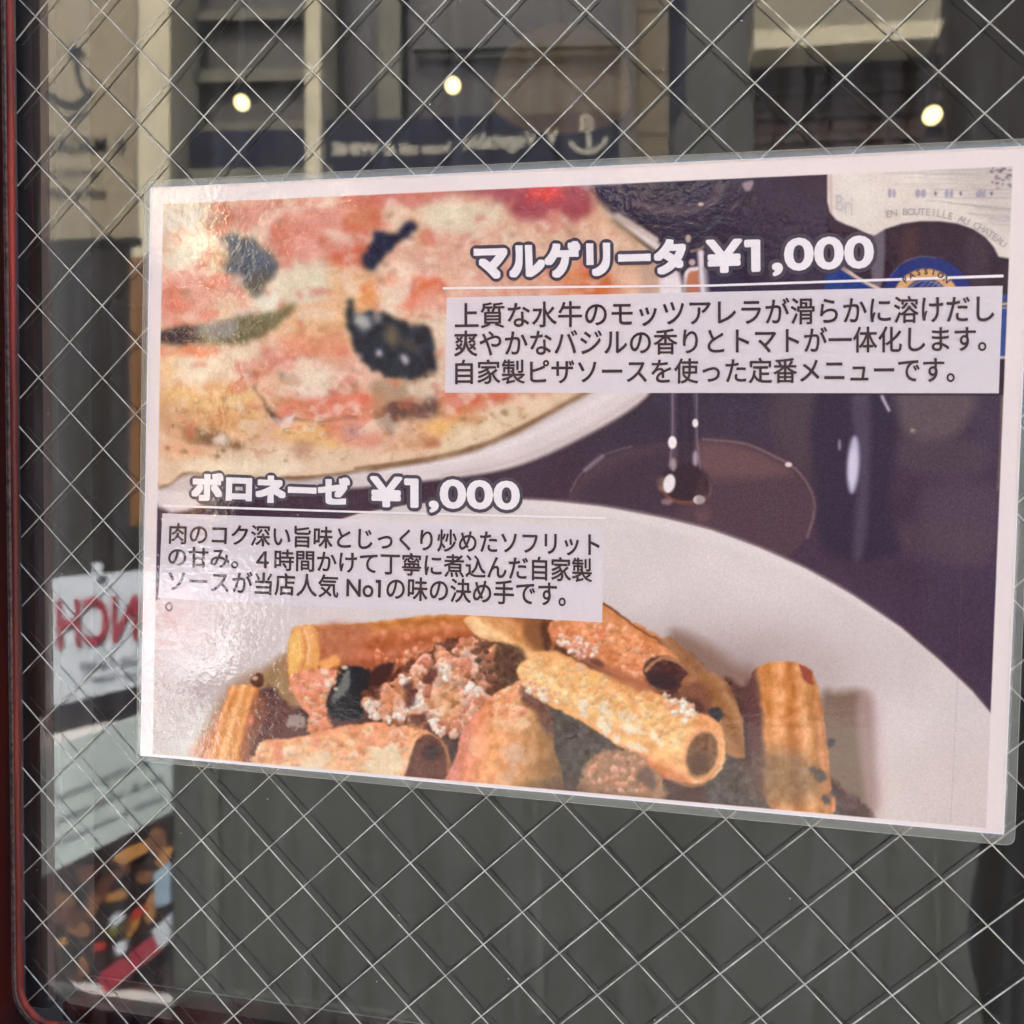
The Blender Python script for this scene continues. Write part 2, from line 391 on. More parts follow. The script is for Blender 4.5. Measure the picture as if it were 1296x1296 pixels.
    poly([(1284, 205), (1282, 330), (1276, 327), (1264, 325), (1258, 313), (1247, 300), (1232, 290), (1212, 283), (1190, 280), (1165, 280), (1142, 283), (1120, 290), (1107, 298), (1097, 296),
          (1084, 289), (1070, 284), (1058, 278), (1050, 268), (1047, 255), (1047, 215), (1160, 208)], (231, 217, 206), blur=.9, sharp=True, tex=.05, tsc=25)
    poly([(1200, 212), (1284, 208), (1283, 300), (1255, 280), (1230, 250)], (205, 192, 184), blur=20, al=.7)
    stroke([(1051, 222), (1052, 268)], 3, (205, 170, 160), blur=1.5, al=.8)
    g = np.random.default_rng(5)
    for k in range(40):                                  # engraved landscape on the label
        y = 214 + k * 1.75 + g.uniform(-1, 1); xa = 1120 + max(0, k - 8) * 3.2 + g.uniform(0, 55); xb = 1281
        if k > 30: xa = 1225 + g.uniform(0, 30)
        ys = [y + g.normal(0, .7) + (0.10 * (x - xa) if k > 22 else 0) for x in np.linspace(xa, xb, 7)]
        w = (0.9 if k % 3 else 1.4)
        stroke(list(zip(np.linspace(xa, xb, 7), ys)), w, (150, 138, 140), blur=1.0, al=g.uniform(.12, .42))
    for k in range(26): ell(g.uniform(1255, 1281), g.uniform(211, 240), g.uniform(1, 3), g.uniform(.7, 1.5), (96, 84, 92), blur=.8, al=.7)
    for x, w in ((1124, 4), (1130, 3), (1159, 5), (1166, 5), (1196, 4), (1202, 4), (1236, 6), (1243, 4)):
        poly([(x, 240 + (x - 1124) * .03), (x + w, 240), (x + w, 249), (x, 249)], (160, 150, 168), blur=.8, al=.75)
    for x in (1184, 1216, 1255): ell(x, 245, 1.3, 2.6, (110, 100, 110), blur=.7)
    poly([(1045, 345), (1062, 332), (1078, 345), (1100, 358), (1128, 371), (1274, 372), (1272, 455), (1240, 452), (1200, 452), (1150, 450), (1100, 455), (1045, 445)], (66, 84, 140), blur=1.5, sharp=True, tex=.08, tsc=12)
    poly([(1045, 345), (1060, 334), (1070, 343), (1100, 358), (1112, 372), (1045, 372)], (55, 74, 132), blur=1.5, sharp=True)
    for o_, c_ in ((0, (225, 185, 160)), (5, (215, 175, 150)), (9, (228, 200, 185))):
        stroke([(1060 + o_, 336 - o_ * .35), (1082, 351 - o_ * .3), (1108, 365 - o_ * .3), (1130, 374)], 2.2, c_, blur=.9)
    ell(1174, 386, 60, 60, (48, 60, 116), blur=1.2)
    stroke([(1127, 350), (1142, 333), (1165, 325), (1185, 326)], 1.2, (120, 130, 175), blur=.8, al=.7)
    ell(1172, 387, 44, 47, (224, 168, 104), blur=1.0); ell(1172, 389, 32, 37, (54, 62, 112), blur=1.0)
    stroke([(1172 + 29 * math.cos(q), 389 + 34 * math.sin(q)) for q in np.linspace(0, 6.28, 14)[:-1]], 1.1, (215, 200, 190), blur=.7, closed=True, al=.8)
    for k in range(5): stroke([(1150 + k * 7, 380), (1160 + k * 7, 368), (1172 + k * 7, 357)], 1.2, (200, 190, 200), blur=.8, al=.7)
    stroke([(1255, 386), (1280, 384)], 3, (215, 165, 110), blur=1); stroke([(1255, 391), (1280, 389)], 1.2, (235, 225, 220), blur=1)
    stroke([(1100, 448), (1180, 455), (1280, 452)], 3, (230, 200, 185), blur=1.2)
    boxsoft = region(1040, 200, 1290, 700); IMG[boxsoft] = boxblur(boxblur(IMG[boxsoft], 1), 1)
    # ---- pizza plate and crust
    plate = [(190, 230), (700, 225), (742, 243), (762, 258), (800, 282), (838, 306), (862, 345), (866, 400), (850, 455), (818, 508), (742, 556), (645, 597), (520, 615), (400, 626), (300, 630), (190, 622)]
    poly(plate, (70, 52, 55), blur=7, al=.8)
    def plc(X, Y, b):
        n_ = fbm(X, Y, 40, 3, 2)[..., None]; return b * (1 + .05 * n_)
    poly([(x - 2, y - (4 if y > 400 else -3)) for x, y in plate], (226, 211, 208), blur=4, shade=plc)
    stroke([(560, 603), (650, 583), (740, 545), (812, 500)], 5, (196, 172, 168), blur=5, al=.6)
    stroke([(480, 595), (600, 577), (690, 543), (790, 490)], 7, (240, 228, 226), blur=5, al=.7)
    poly([(838, 312), (858, 345), (862, 380), (852, 400), (835, 380), (828, 350)], (240, 226, 228), blur=6, al=.8)
    poly([(190, 618), (230, 622), (330, 626), (420, 622), (420, 604), (300, 604), (190, 596)], (205, 190, 186), blur=4, al=.9)
    crust = [(190, 240), (705, 238), (745, 262), (790, 292), (822, 318), (832, 360), (822, 410), (790, 455), (742, 495), (700, 519), (655, 543), (600, 566), (530, 583), (450, 594), (380, 603), (300, 603), (240, 596), (190, 588)]
    poly([(x + 1, y + 4) for x, y in crust], (134, 98, 76), blur=4.5, warp=3, wsc=30)
    poly(crust, (230, 194, 158), blur=3, warp=4, wsc=26, tex=.08, tsc=22)
    poly([(700, 236), (760, 268), (800, 300), (800, 315), (750, 288), (700, 262)], (150, 118, 88), blur=8, al=.8)
    stroke([(782, 272), (805, 287), (830, 303)], 7, (215, 190, 178), blur=3, al=.9)
    stroke([(775, 278), (800, 297), (828, 318)], 5, (95, 72, 60), blur=3, al=.8)
    poly([(800, 318), (830, 330), (830, 376), (795, 376), (780, 350)], (190, 150, 130), blur=8, al=.7)
    top = [(206, 285), (240, 262), (330, 250), (700, 236), (780, 290), (810, 340), (800, 400), (740, 470), (690, 500), (600, 520), (520, 545), (440, 555), (330, 560), (206, 545)]
    poly(top, (228, 178, 140), blur=8, tex=.10, tsc=30, seed=11)
    B = lambda pts, c, bl=9, al=.9, **k: poly(pts, c, blur=bl * 1.3, al=al, warp=9, wsc=22, tex=k.pop('tex', .10), tsc=14, **k)
    B([(206, 262), (262, 256), (258, 290), (232, 330), (206, 320)], (196, 186, 180), 8)
    B([(252, 290), (270, 270), (330, 262), (372, 258), (360, 272), (310, 280), (265, 292)], (180, 132, 112), 7)
    B([(206, 300), (225, 292), (228, 320), (206, 330)], (190, 130, 100), 7, .7)
    B([(222, 295), (262, 292), (268, 345), (235, 350), (212, 335)], (232, 218, 194), 9)
    B([(258, 322), (282, 316), (290, 338), (262, 344)], (228, 192, 132), 7)
    B([(300, 262), (420, 250), (470, 262), (470, 320), (400, 336), (350, 336), (335, 300)], (224, 152, 126), 12)
    B([(345, 285), (365, 288), (362, 312), (344, 308)], (206, 118, 92), 9, .8)
    B([(360, 280), (398, 284), (402, 300), (368, 300)], (212, 128, 104), 8, .7)
    B([(410, 330), (455, 315), (480, 318), (470, 332), (420, 342)], (205, 98, 72), 6, .8)
    B([(345, 345), (370, 334), (415, 336), (425, 362), (398, 384), (350, 382), (338, 362)], (224, 212, 184), 7)
    B([(318, 372), (330, 360), (346, 372), (356, 385), (335, 392), (318, 386)], (238, 228, 208), 5)
    B([(425, 335), (462, 345), (478, 375), (470, 400), (440, 390), (420, 365)], (232, 176, 120), 9)
    B([(206, 350), (262, 345), (300, 352), (305, 395), (268, 412), (206, 418)], (226, 160, 134), 10)
    B([(208, 362), (228, 362), (238, 385), (218, 398), (208, 390)], (208, 112, 88), 9, .8)
    B([(268, 348), (296, 352), (290, 365), (268, 360)], (224, 140, 105), 6, .8)
    B([(280, 380), (305, 382), (300, 405), (275, 400)], (236, 200, 160), 7, .8)
    B([(360, 392), (430, 385), (450, 400), (445, 440), (380, 440), (350, 425)], (232, 178, 124), 9)
    B([(322, 300), (345, 312), (350, 330), (336, 320)], (150, 140, 140), 5, .35)
    B([(292, 348), (306, 350), (310, 366), (296, 362)], (205, 180, 160), 5, .8)
    B([(300, 398), (320, 390), (322, 402), (306, 408)], (205, 195, 195), 5, .7)
    B([(206, 438), (275, 436), (268, 448), (225, 452), (206, 450)], (226, 130, 88), 4)
    ell(212, 445, 5, 4, (240, 190, 170), blur=3, al=.7)
    B([(206, 455), (230, 452), (230, 500), (206, 500)], (232, 188, 130), 8)
    B([(228, 458), (262, 456), (272, 480), (245, 492), (226, 480)], (236, 214, 182), 7)
    B([(262, 450), (330, 440), (345, 455), (300, 490), (270, 480)], (236, 206, 168), 9)
    B([(206, 495), (300, 488), (330, 510), (320, 550), (260, 540), (206, 520)], (230, 182, 116), 10)
    B([(262, 486), (290, 484), (290, 500), (268, 502)], (224, 152, 84), 6, .8)
    B([(206, 505), (250, 520), (240, 545), (206, 548)], (205, 152, 108), 9, .8)
    B([(260, 520), (320, 524), (315, 545), (270, 545)], (208, 144, 92), 8, .8)
    B([(232, 538), (262, 542), (288, 552), (308, 566), (290, 570), (262, 562), (238, 556)], (136, 94, 68), 5)
    B([(240, 545), (262, 552), (285, 566), (260, 560)], (96, 66, 56), 4, .8)
    B([(268, 556), (282, 554), (290, 562), (276, 564)], (224, 196, 172), 3, .9)
    B([(206, 560), (240, 562), (270, 572), (240, 580), (206, 575)], (222, 160, 112), 6, .8)
    for x, y, r in ((212, 567, 3), (233, 571.5, 3.5), (275, 578, 4), (283, 571, 3), (221, 540, 3), (362, 583, 3), (381, 571, 3.5)): ell(x, y, r, r * .8, (128, 90, 70), blur=2, al=.8)
    B([(240, 586), (300, 584), (360, 584), (400, 592), (340, 601), (260, 597)], (238, 214, 182), 6)
    B([(330, 442), (380, 432), (440, 440), (478, 462), (470, 480), (400, 470), (330, 470)], (230, 178, 148), 9)
    B([(355, 430), (390, 424), (430, 430), (440, 448), (400, 452), (360, 446)], (228, 148, 104), 8, .8)
    B([(312, 462), (335, 460), (340, 478), (318, 482)], (222, 148, 116), 7, .8)
    B([(352, 474), (370, 470), (372, 478), (356, 482)], (130, 110, 98), 4, .7)
    B([(365, 478), (400, 470), (435, 475), (440, 495), (400, 508), (370, 500)], (240, 216, 194), 7)
    B([(414, 490), (426, 492), (424, 506), (416, 504)], (150, 118, 105), 4, .6)
    B([(355, 505), (400, 502), (445, 498), (475, 505), (470, 530), (400, 532), (360, 522)], (224, 128, 96), 7)
    B([(425, 500), (470, 500), (478, 515), (440, 518)], (232, 132, 100), 7, .8)
    stroke([(322, 488), (330, 505), (342, 520), (362, 530), (400, 533), (450, 529)], 4, (128, 78, 64), blur=3, al=.8)
    B([(338, 516), (352, 520), (362, 530), (352, 533)], (82, 66, 58), 3)
    B([(346, 530), (366, 528), (368, 538), (352, 537)], (230, 214, 212), 3)
    B([(360, 540), (420, 536), (470, 545), (460, 565), (400, 568), (350, 555)], (234, 180, 110), 8)
    B([(425, 532), (470, 535), (485, 560), (455, 575), (430, 560)], (224, 146, 116), 7, .8)
    B([(440, 535), (460, 538), (455, 552), (440, 550)], (196, 150, 150), 5, .6)
    B([(370, 572), (420, 566), (480, 572), (470, 588), (400, 592)], (228, 192, 156), 7)
    B([(372, 558), (392, 558), (392, 574), (376, 576)], (196, 146, 116), 5, .7)
    # right half of the pizza
    B([(440, 238), (560, 236), (560, 252), (500, 262), (440, 262)], (204, 118, 98), 7)
    B([(560, 236), (730, 230), (750, 262), (720, 285), (660, 280), (620, 250)], (158, 74, 84), 8)
    B([(670, 236), (700, 234), (712, 246), (690, 256), (668, 250)], (232, 88, 78), 7)
    B([(535, 268), (560, 256), (610, 252), (636, 262), (632, 285), (590, 300), (545, 298)], (226, 208, 178), 8)
    B([(440, 262), (480, 262), (480, 285), (440, 290)], (208, 132, 96), 7, .8)
    B([(545, 292), (600, 298), (640, 292), (660, 305), (600, 318), (550, 310)], (222, 160, 134), 9, .8)
    B([(576, 296), (590, 294), (588, 306), (577, 306)], (206, 112, 92), 5, .8)
    B([(490, 312), (600, 315), (600, 345), (520, 345), (490, 335)], (226, 176, 146), 10)
    B([(600, 300), (700, 282), (790, 300), (800, 330), (720, 340), (600, 340)], (226, 182, 150), 12)
    B([(700, 335), (760, 345), (790, 372), (740, 380), (700, 375)], (216, 138, 92), 9, .9)
    B([(600, 345), (700, 350), (690, 376), (590, 376)], (224, 166, 138), 9, .8)
    B([(735, 340), (770, 348), (775, 376), (748, 376)], (206, 106, 60), 8, .8)
    B([(505, 292), (520, 285), (516, 300), (500, 308)], (96, 96, 108), 4, .5)
    B([(478, 340), (500, 330), (520, 340), (530, 365), (515, 385), (490, 390), (474, 372)], (242, 205, 176), 7)
    B([(486, 350), (500, 346), (502, 360), (490, 364)], (236, 168, 128), 5, .8)
    B([(522, 345), (545, 348), (560, 362), (552, 385), (528, 392), (510, 385), (528, 368)], (226, 118, 76), 7)
    B([(536, 345), (556, 352), (560, 362), (540, 358)], (205, 92, 66), 5, .8)
    B([(468, 350), (476, 362), (480, 385), (466, 380), (458, 362)], (232, 150, 84), 7)
    B([(540, 372), (566, 368), (566, 400), (530, 404), (522, 392)], (232, 172, 140), 8)
    B([(520, 402), (566, 395), (566, 440), (548, 420)], (230, 208, 176), 7)
    B([(552, 440), (566, 430), (566, 500), (540, 505), (520, 492), (550, 478)], (226, 196, 168), 8)
    B([(475, 480), (520, 484), (530, 505), (490, 510), (472, 498)], (178, 146, 122), 6, .9)
    B([(520, 488), (555, 488), (552, 505), (528, 508)], (218, 186, 158), 5)
    B([(484, 515), (500, 506), (540, 508), (570, 506), (572, 516), (545, 526), (510, 532), (492, 552), (484, 546), (480, 530)], (98, 68, 66), 5)
    B([(470, 500), (486, 500), (486, 525), (472, 520)], (196, 134, 102), 6, .8)
    B([(562, 500), (600, 497), (640, 497), (638, 510), (590, 520), (560, 528)], (218, 132, 94), 6)
    B([(585, 497), (610, 497), (600, 505), (588, 505)], (196, 82, 58), 5, .8); B([(618, 497), (642, 497), (636, 508), (622, 508)], (204, 100, 70), 5, .8)
    B([(530, 540), (560, 530), (590, 528), (580, 548), (550, 558), (532, 555)], (234, 176, 98), 7)
    B([(485, 552), (530, 545), (560, 560), (540, 572), (490, 570)], (222, 168, 128), 7, .8)
    B([(535, 556), (552, 553), (560, 562), (542, 566)], (176, 108, 80), 4, .8)
    B([(580, 535), (650, 515), (680, 515), (640, 545), (590, 560), (560, 572)], (230, 200, 160), 8)
    B([(570, 520), (600, 525), (600, 537), (575, 535)], (216, 146, 92), 5, .6)
    for x, y, r in ((607, 532, 3), (623, 524, 2.5), (586, 531, 4), (640, 523, 5)): ell(x, y, r, r * .8, (150, 116, 84), blur=2.5, al=.8)
    stroke([(450, 593), (530, 582), (600, 566), (655, 543), (700, 519), (745, 493)], 3.5, (124, 86, 66), blur=3, al=.8)
    tp = [(p[0], p[1]) for p in top]
    char(206, 240, 790, 560, (240, 214, 186), 26, .10, .55, 401, tp)
    char(206, 240, 790, 560, (206, 104, 78), 20, .22, .5, 411, tp)
    char(206, 240, 790, 560, (150, 98, 78), 15, .36, .45, 421, tp)
    char(206, 470, 700, 590, (196, 136, 92), 14, .18, .5, 431, crust)
    char(206, 500, 700, 590, (140, 96, 70), 7, .38, .45, 441, crust)
    ripple(208, 240, 820, 500, ((4, 26), (2.0, 9)), 501, crust)
    ripple(208, 440, 820, 585, ((2.2, 20), (1.2, 7)), 531, crust)
    poly([(278, 300), (300, 297), (318, 301), (332, 314), (347, 328), (352, 338), (346, 348), (336, 358), (328, 368), (322, 376), (314, 374), (309, 360), (306, 350), (292, 348), (284, 340), (291, 327), (290, 314)], (104, 106, 112), blur=6, warp=5, wsc=10, tex=.18, tsc=9)
    poly([(476, 291), (492, 295), (505, 292), (514, 281), (524, 279), (528, 285), (520, 297), (506, 308), (493, 318), (484, 330), (472, 344), (463, 340), (457, 326), (466, 312), (472, 300)], (58, 58, 72), blur=3, warp=4, wsc=8, tex=.2, tsc=6)
    poly([(439, 380), (446, 382), (450, 396), (462, 394), (480, 394), (500, 401), (518, 412), (534, 412), (546, 424), (551, 445), (552, 462), (545, 474), (524, 480), (500, 480), (480, 473), (463, 463), (452, 448), (442, 430), (438, 405)], (50, 53, 60), blur=3, warp=5, wsc=9, tex=.3, tsc=6, seed=31)
    B([(452, 400), (466, 398), (470, 412), (460, 418), (452, 412)], (186, 180, 174), 4, .9)
    B([(471, 396), (482, 398), (484, 408), (473, 408)], (168, 160, 156), 4, .8)
    B([(486, 410), (504, 418), (500, 440), (486, 432)], (126, 108, 84), 5, .7)
    B([(505, 430), (525, 430), (535, 445), (512, 442)], (88, 82, 78), 5, .7)
    ell(479, 447.5, 4.2, 4.6, (214, 206, 212), blur=2); ell(513, 454, 3.8, 6.5, (205, 192, 200), ang=-35, blur=2.4)
    poly([(200, 419), (240, 413), (256, 412), (262, 424), (254, 436), (200, 434)], (62, 52, 58), blur=4, warp=4, wsc=12)
    poly([(256, 410), (290, 404), (330, 396), (350, 392), (375, 386), (366, 398), (350, 410), (338, 424), (300, 436), (270, 436), (258, 428)], (122, 108, 84), blur=4, warp=5, wsc=10, tex=.2, tsc=8)
    B([(252, 414), (280, 402), (300, 404), (296, 420), (262, 428)], (138, 132, 132), 5, .8)
    B([(316, 352), (340, 350), (334, 364), (322, 374), (314, 366)], (108, 100, 84), 4, .7)
    ripple(208, 270, 580, 490, ((1.6, 12), (1.0, 5)), 551)
    soften(830, 600, 4, 1.0)
    # ---- second plate
    pl2 = [(180, 768), (260, 731), (330, 699), (400, 667), (454, 650), (520, 638), (600, 633), (660, 632.5), (700, 634.5), (760, 641), (840, 656), (900, 671), (960, 693), (1020, 720), (1080, 754), (1140, 794), (1190, 836), (1230, 874), (1262, 912), (1300, 1060), (180, 1060)]
    poly([(x + 1, y - 2) for x, y in pl2], (110, 84, 88), blur=2.5, sharp=True)
    def p2c(X, Y, b):
        out = np.broadcast_to(col3((224, 211, 207)), b.shape).copy()
        k = ss((430 - X) / 260)[..., None] * ss((Y - 700) / 80)[..., None]
        out = out * (1 - k * .85) + col3((193, 171, 164)) * k * .85
        q = np.exp(-(((X - 900) / 190) ** 2 + ((Y - 850) / 62) ** 2))[..., None] * ss((X - 640) / 100)[..., None]
        out = out * (1 - q * .8) + col3((168, 146, 142)) * q * .8
        k = ss((Y - 900) / 90)[..., None] * ss((X - 1040) / 80)[..., None]
        out = out * (1 - k * .55) + col3((212, 192, 184)) * k * .55
        return out * (1 + .03 * fbm(X, Y, 50, 2, 2)[..., None])
    poly(pl2, (222, 210, 206), blur=1.4, sharp=True, shade=p2c)
    poly([(560, 634), (660, 632.5), (760, 641), (840, 656), (900, 671), (960, 693), (1020, 720), (1080, 754), (1150, 805), (1080, 762), (1000, 722), (880, 680), (760, 652), (640, 642)], (232, 220, 216), blur=6, al=.8)
    # cast shadows on the plate
    poly([(270, 900), (300, 862), (350, 838), (372, 830), (378, 905), (330, 905), (300, 960), (245, 958)], (170, 128, 98), blur=11, al=.9)
    poly([(345, 840), (372, 832), (380, 885), (350, 895), (330, 880)], (158, 118, 84), blur=8, al=.85)
    poly([(1038, 888), (1060, 876), (1090, 874), (1104, 890), (1108, 960), (1106, 1030), (1040, 1030)], (128, 102, 90), blur=9, al=.95)
    poly([(850, 800), (890, 812), (930, 840), (955, 850), (950, 900), (900, 900), (860, 850)], (140, 108, 98), blur=12, al=.9)
    poly([(1085, 890), (1112, 888), (1120, 1020), (1100, 1030)], (205, 172, 172), blur=8, al=.5)
    # dark bed under the pasta
    poly([(322, 880), (345, 870), (378, 895), (480, 850), (660, 840), (760, 880), (900, 930), (960, 900), (1010, 960), (1046, 980), (1056, 1060), (300, 1000), (300, 930)], (88, 60, 60), blur=5, rag=3, tex=.3, tsc=12)
    poly([(318, 880), (350, 880), (375, 905), (385, 935), (330, 960), (300, 960), (318, 920)], (104, 66, 64), blur=6)
    ell(374, 912, 12, 10.5, (168, 146, 138), blur=3, rag=4, rsc=4)
    poly([(690, 880), (740, 915), (800, 955), (835, 985), (835, 1010), (690, 1000), (695, 930)], (84, 72, 68), blur=5, tex=.35, tsc=7)
    poly([(915, 920), (950, 930), (1000, 960), (1050, 1000), (1060, 1040), (900, 1020)], (92, 78, 74), blur=5, tex=.4, tsc=7)
    poly([(686, 805), (740, 826), (800, 862), (850, 872), (905, 892), (900, 915), (860, 915), (800, 892), (700, 850)], (104, 62, 52), blur=3, rag=2, tex=.3, tsc=7)
    poly([(915, 860), (940, 870), (962, 866), (960, 960), (948, 975), (925, 955), (905, 930)], (92, 62, 58), blur=5, tex=.25, tsc=8)
    # tube standing left
    poly([(240, 956), (262, 925), (285, 895), (300, 930), (290, 962)], (214, 136, 96), blur=7, al=.8)
    tube([(289, 872), (298, 868), (322, 867), (327, 876), (325, 896), (318, 918), (316, 945), (313, 975), (255, 965), (266, 935), (280, 905)], (310, 870), (284, 962), 27,
         [(-1, (150, 88, 66)), (-.7, (205, 122, 72)), (-.3, (236, 160, 88)), (.2, (243, 172, 98)), (.7, (232, 150, 84)), (1, (205, 120, 80))], ridges=9, ridge=.05, seed=41)
    poly([(318, 890), (332, 880), (336, 905), (322, 940), (310, 962), (306, 940), (314, 918)], (150, 92, 72), blur=5, al=.75)
    ell(317, 911, 5, 5.5, (222, 122, 96), blur=2.5, al=.9)
    ell(326, 861, 8.5, 9, (92, 54, 44), blur=1.6, tex=.3, tsc=4); ell(323, 858, 4, 3, (222, 164, 128), blur=1.4)
    # long tube behind, open end on the left
    tube([(368, 800), (375, 793), (390, 790), (430, 790), (480, 786), (540, 779), (600, 779), (660, 800), (670, 835), (600, 850), (500, 862), (420, 870), (372, 872), (364, 835)], (380, 830), (640, 808), 44,
         [(-1, (222, 150, 88)), (-.75, (202, 128, 74)), (-.3, (190, 108, 72)), (.3, (180, 100, 72)), (1, (150, 84, 66))], ridges=8, ridge=.05, seed=43, tex=.2)
    poly([(368, 800), (378, 792), (394, 791), (404, 806), (404, 840), (396, 862), (384, 870), (370, 872), (364, 840)], (238, 168, 90), blur=2.2, tex=.08, tsc=12)
    poly([(368, 808), (374, 798), (380, 802), (382, 822), (377, 846), (369, 858), (365, 840)], (244, 186, 92), blur=1.6)
    stroke([(382, 796), (387, 815), (384, 840), (374, 868)], 2.4, (214, 134, 74), blur=1.4, al=.9)
    stroke([(386, 797), (392, 815), (389, 838)], 3, (250, 200, 140), blur=2, al=.7)
    poly([(405, 792), (450, 790), (470, 800), (440, 830), (410, 830)], (190, 118, 88), blur=8, al=.8, tex=.2)
    for x, y, r in ((515, 805, 5), (553, 810, 6), (560, 788, 4)): ell(x, y, r, r * .8, (230, 142, 92), blur=2, al=.85)
    # sauce spilling down the left
    poly([(366, 858), (380, 848), (405, 846), (440, 850), (450, 862), (424, 880), (414, 900), (420, 930), (390, 930), (392, 905), (376, 888), (370, 876)], (232, 150, 106), blur=2.2, rag=2.5, tex=.2, tsc=9)
    crumbs([(372, 862), (400, 850), (430, 856), (415, 880), (412, 925), (392, 925), (394, 900), (378, 882)], 60, 2, 5, [(240, 180, 140), (226, 130, 92), (246, 200, 170), (230, 150, 96), (214, 120, 84)], blur=1.3, al=.75, seed=3)
    poly([(404, 838), (425, 830), (430, 842), (410, 846)], (240, 166, 88), blur=2.5, rag=1.5)
    crumbs([(470, 826), (500, 822), (545, 812), (590, 806), (560, 835), (480, 846)], 55, 2, 5, [(226, 140, 96), (205, 112, 76), (236, 170, 124)], blur=1.3, al=.8, seed=4)
    # dark leaf
    poly([(432, 846), (446, 842), (462, 845), (476, 860), (478, 880), (462, 905), (444, 912), (424, 910), (412, 893), (418, 875), (426, 862)], (46, 44, 50), blur=2.4, rag=2, tex=.3, tsc=5)
    poly([(480, 842), (500, 840), (486, 868), (470, 876), (466, 856)], (72, 46, 46), blur=4)
    poly([(428, 868), (436, 852), (443, 850), (442, 868), (430, 884), (420, 888)], (128, 130, 124), blur=3, rag=2, rsc=4, al=.85)
    ell(436, 845, 4, 2.6, (216, 200, 170), blur=1.6); ell(425, 872, 3, 2, (205, 190, 175), blur=1.6)
    # bottom left tube, open on the right
    tube([(322, 960), (326, 944), (338, 936), (372, 934), (420, 922), (470, 914), (500, 916), (530, 922), (556, 934), (567, 955), (568, 990), (440, 990), (322, 985)], (330, 968), (540, 962), 48,
         [(-1, (236, 150, 96)), (-.6, (240, 166, 108)), (0, (244, 184, 126)), (.6, (238, 170, 112)), (1, (225, 140, 88))], ridges=0, seed=47, tex=.16)
    crumbs([(330, 945), (372, 938), (430, 926), (480, 918), (522, 926), (520, 945), (440, 985), (330, 972)], 120, 2.5, 6.5, [(246, 196, 150), (240, 170, 120), (248, 210, 170), (236, 150, 104), (244, 178, 110), (228, 136, 92)], blur=2.2, al=.6, seed=5)
    poly([(474, 952), (490, 944), (506, 948), (512, 968), (504, 982), (478, 982), (466, 970)], (242, 220, 180), blur=5, rag=5, al=.75)
    poly([(378, 962), (400, 950), (420, 956), (410, 972), (382, 976)], (244, 222, 184), blur=6, al=.6, rag=5)
    poly([(345, 955), (352, 940), (358, 955), (352, 968)], (230, 130, 96), blur=5, al=.6)
    poly([(527, 938), (540, 930), (556, 936), (566, 955), (567, 990), (516, 990), (518, 965)], (104, 60, 54), blur=2.2, tex=.25, tsc=8)
    ell(547, 952, 11, 11, (66, 38, 40), blur=6); stroke([(558, 936), (566, 950), (568, 985)], 4, (176, 110, 74), blur=2.2, al=.8)
    poly([(572, 940), (584, 920), (590, 930), (584, 950), (576, 990), (570, 990)], (70, 50, 50), blur=3, tex=.3, tsc=6)
    # meat ragu
    meat = [(459, 880), (470, 870), (490, 862), (510, 842), (535, 828), (560, 812), (590, 806), (620, 812), (652, 816), (662, 836), (652, 858), (632, 882), (612, 900), (590, 925), (566, 934), (548, 925), (530, 912), (508, 918), (480, 912), (464, 908)]
    poly(meat, (106, 62, 52), blur=2.4, rag=3, tex=.4, tsc=8)
    crumbs([(462, 884), (500, 860), (545, 830), (600, 812), (628, 824), (620, 880), (575, 930), (545, 918), (500, 915), (468, 904)], 300, 3, 8.5,
           [(214, 150, 114), (196, 124, 92), (228, 172, 138), (222, 150, 104), (182, 110, 84), (232, 186, 158)], blur=1.3, seed=8, al=.93)
    crumbs([(600, 812), (650, 820), (658, 838), (640, 868), (610, 880), (605, 850)], 60, 2.5, 6, [(112, 72, 60), (140, 96, 80), (92, 66, 62), (170, 126, 100)], blur=1.3, al=.85, seed=9)
    for pts in ([(462, 888), (476, 884), (476, 906), (466, 908)], [(498, 892), (508, 882), (514, 902), (506, 918), (490, 918)], [(540, 905), (556, 896), (566, 915), (560, 930), (544, 926)],
                [(508, 855), (518, 856), (516, 874), (509, 874)], [(560, 842), (570, 844), (566, 862), (560, 860)], [(590, 868), (606, 868), (608, 882), (592, 884)], [(524, 880), (536, 874), (534, 892), (520, 896)]):
        crumbs(pts, 14, 2.5, 5, [(240, 212, 192), (246, 224, 206), (236, 200, 180)], blur=1.3, al=.9, seed=int(pts[0][0]))
    for pts in ([(510, 870), (524, 862), (524, 890), (512, 892)], [(534, 855), (550, 845), (552, 862), (538, 866)], [(470, 874), (480, 872), (478, 884), (470, 884)], [(520, 905), (540, 904), (536, 918), (522, 914)], [(556, 880), (566, 874), (566, 884)]):
        poly(pts, (84, 46, 46), blur=3.5, al=.8, rag=2)
    poly([(548, 880), (566, 866), (584, 880), (580, 905), (560, 912)], (240, 176, 110), blur=5, al=.5, rag=3)
    poly([(485, 885), (505, 870), (515, 880), (500, 900)], (232, 146, 88), blur=6, al=.55)
    # short tubes up in the middle
    tube([(592, 780), (640, 778), (700, 785), (704, 812), (692, 832), (668, 834), (650, 818), (612, 808), (598, 800)], (600, 780), (676, 828), 34,
         [(-1, (150, 92, 62)), (-.5, (206, 136, 84)), (0, (240, 178, 112)), (.5, (246, 196, 136)), (1, (232, 160, 96))], ridges=8, ridge=.045, seed=51)
    poly([(668, 786), (696, 786), (698, 818), (680, 824), (664, 806)], (136, 84, 60), blur=6, al=.9)
    poly([(684, 790), (700, 790), (698, 822), (690, 824)], (84, 50, 46), blur=4, al=.8)
    poly([(630, 815), (660, 820), (664, 840), (655, 868), (632, 870), (626, 840)], (96, 68, 58), blur=4, al=.85, tex=.4, tsc=5)
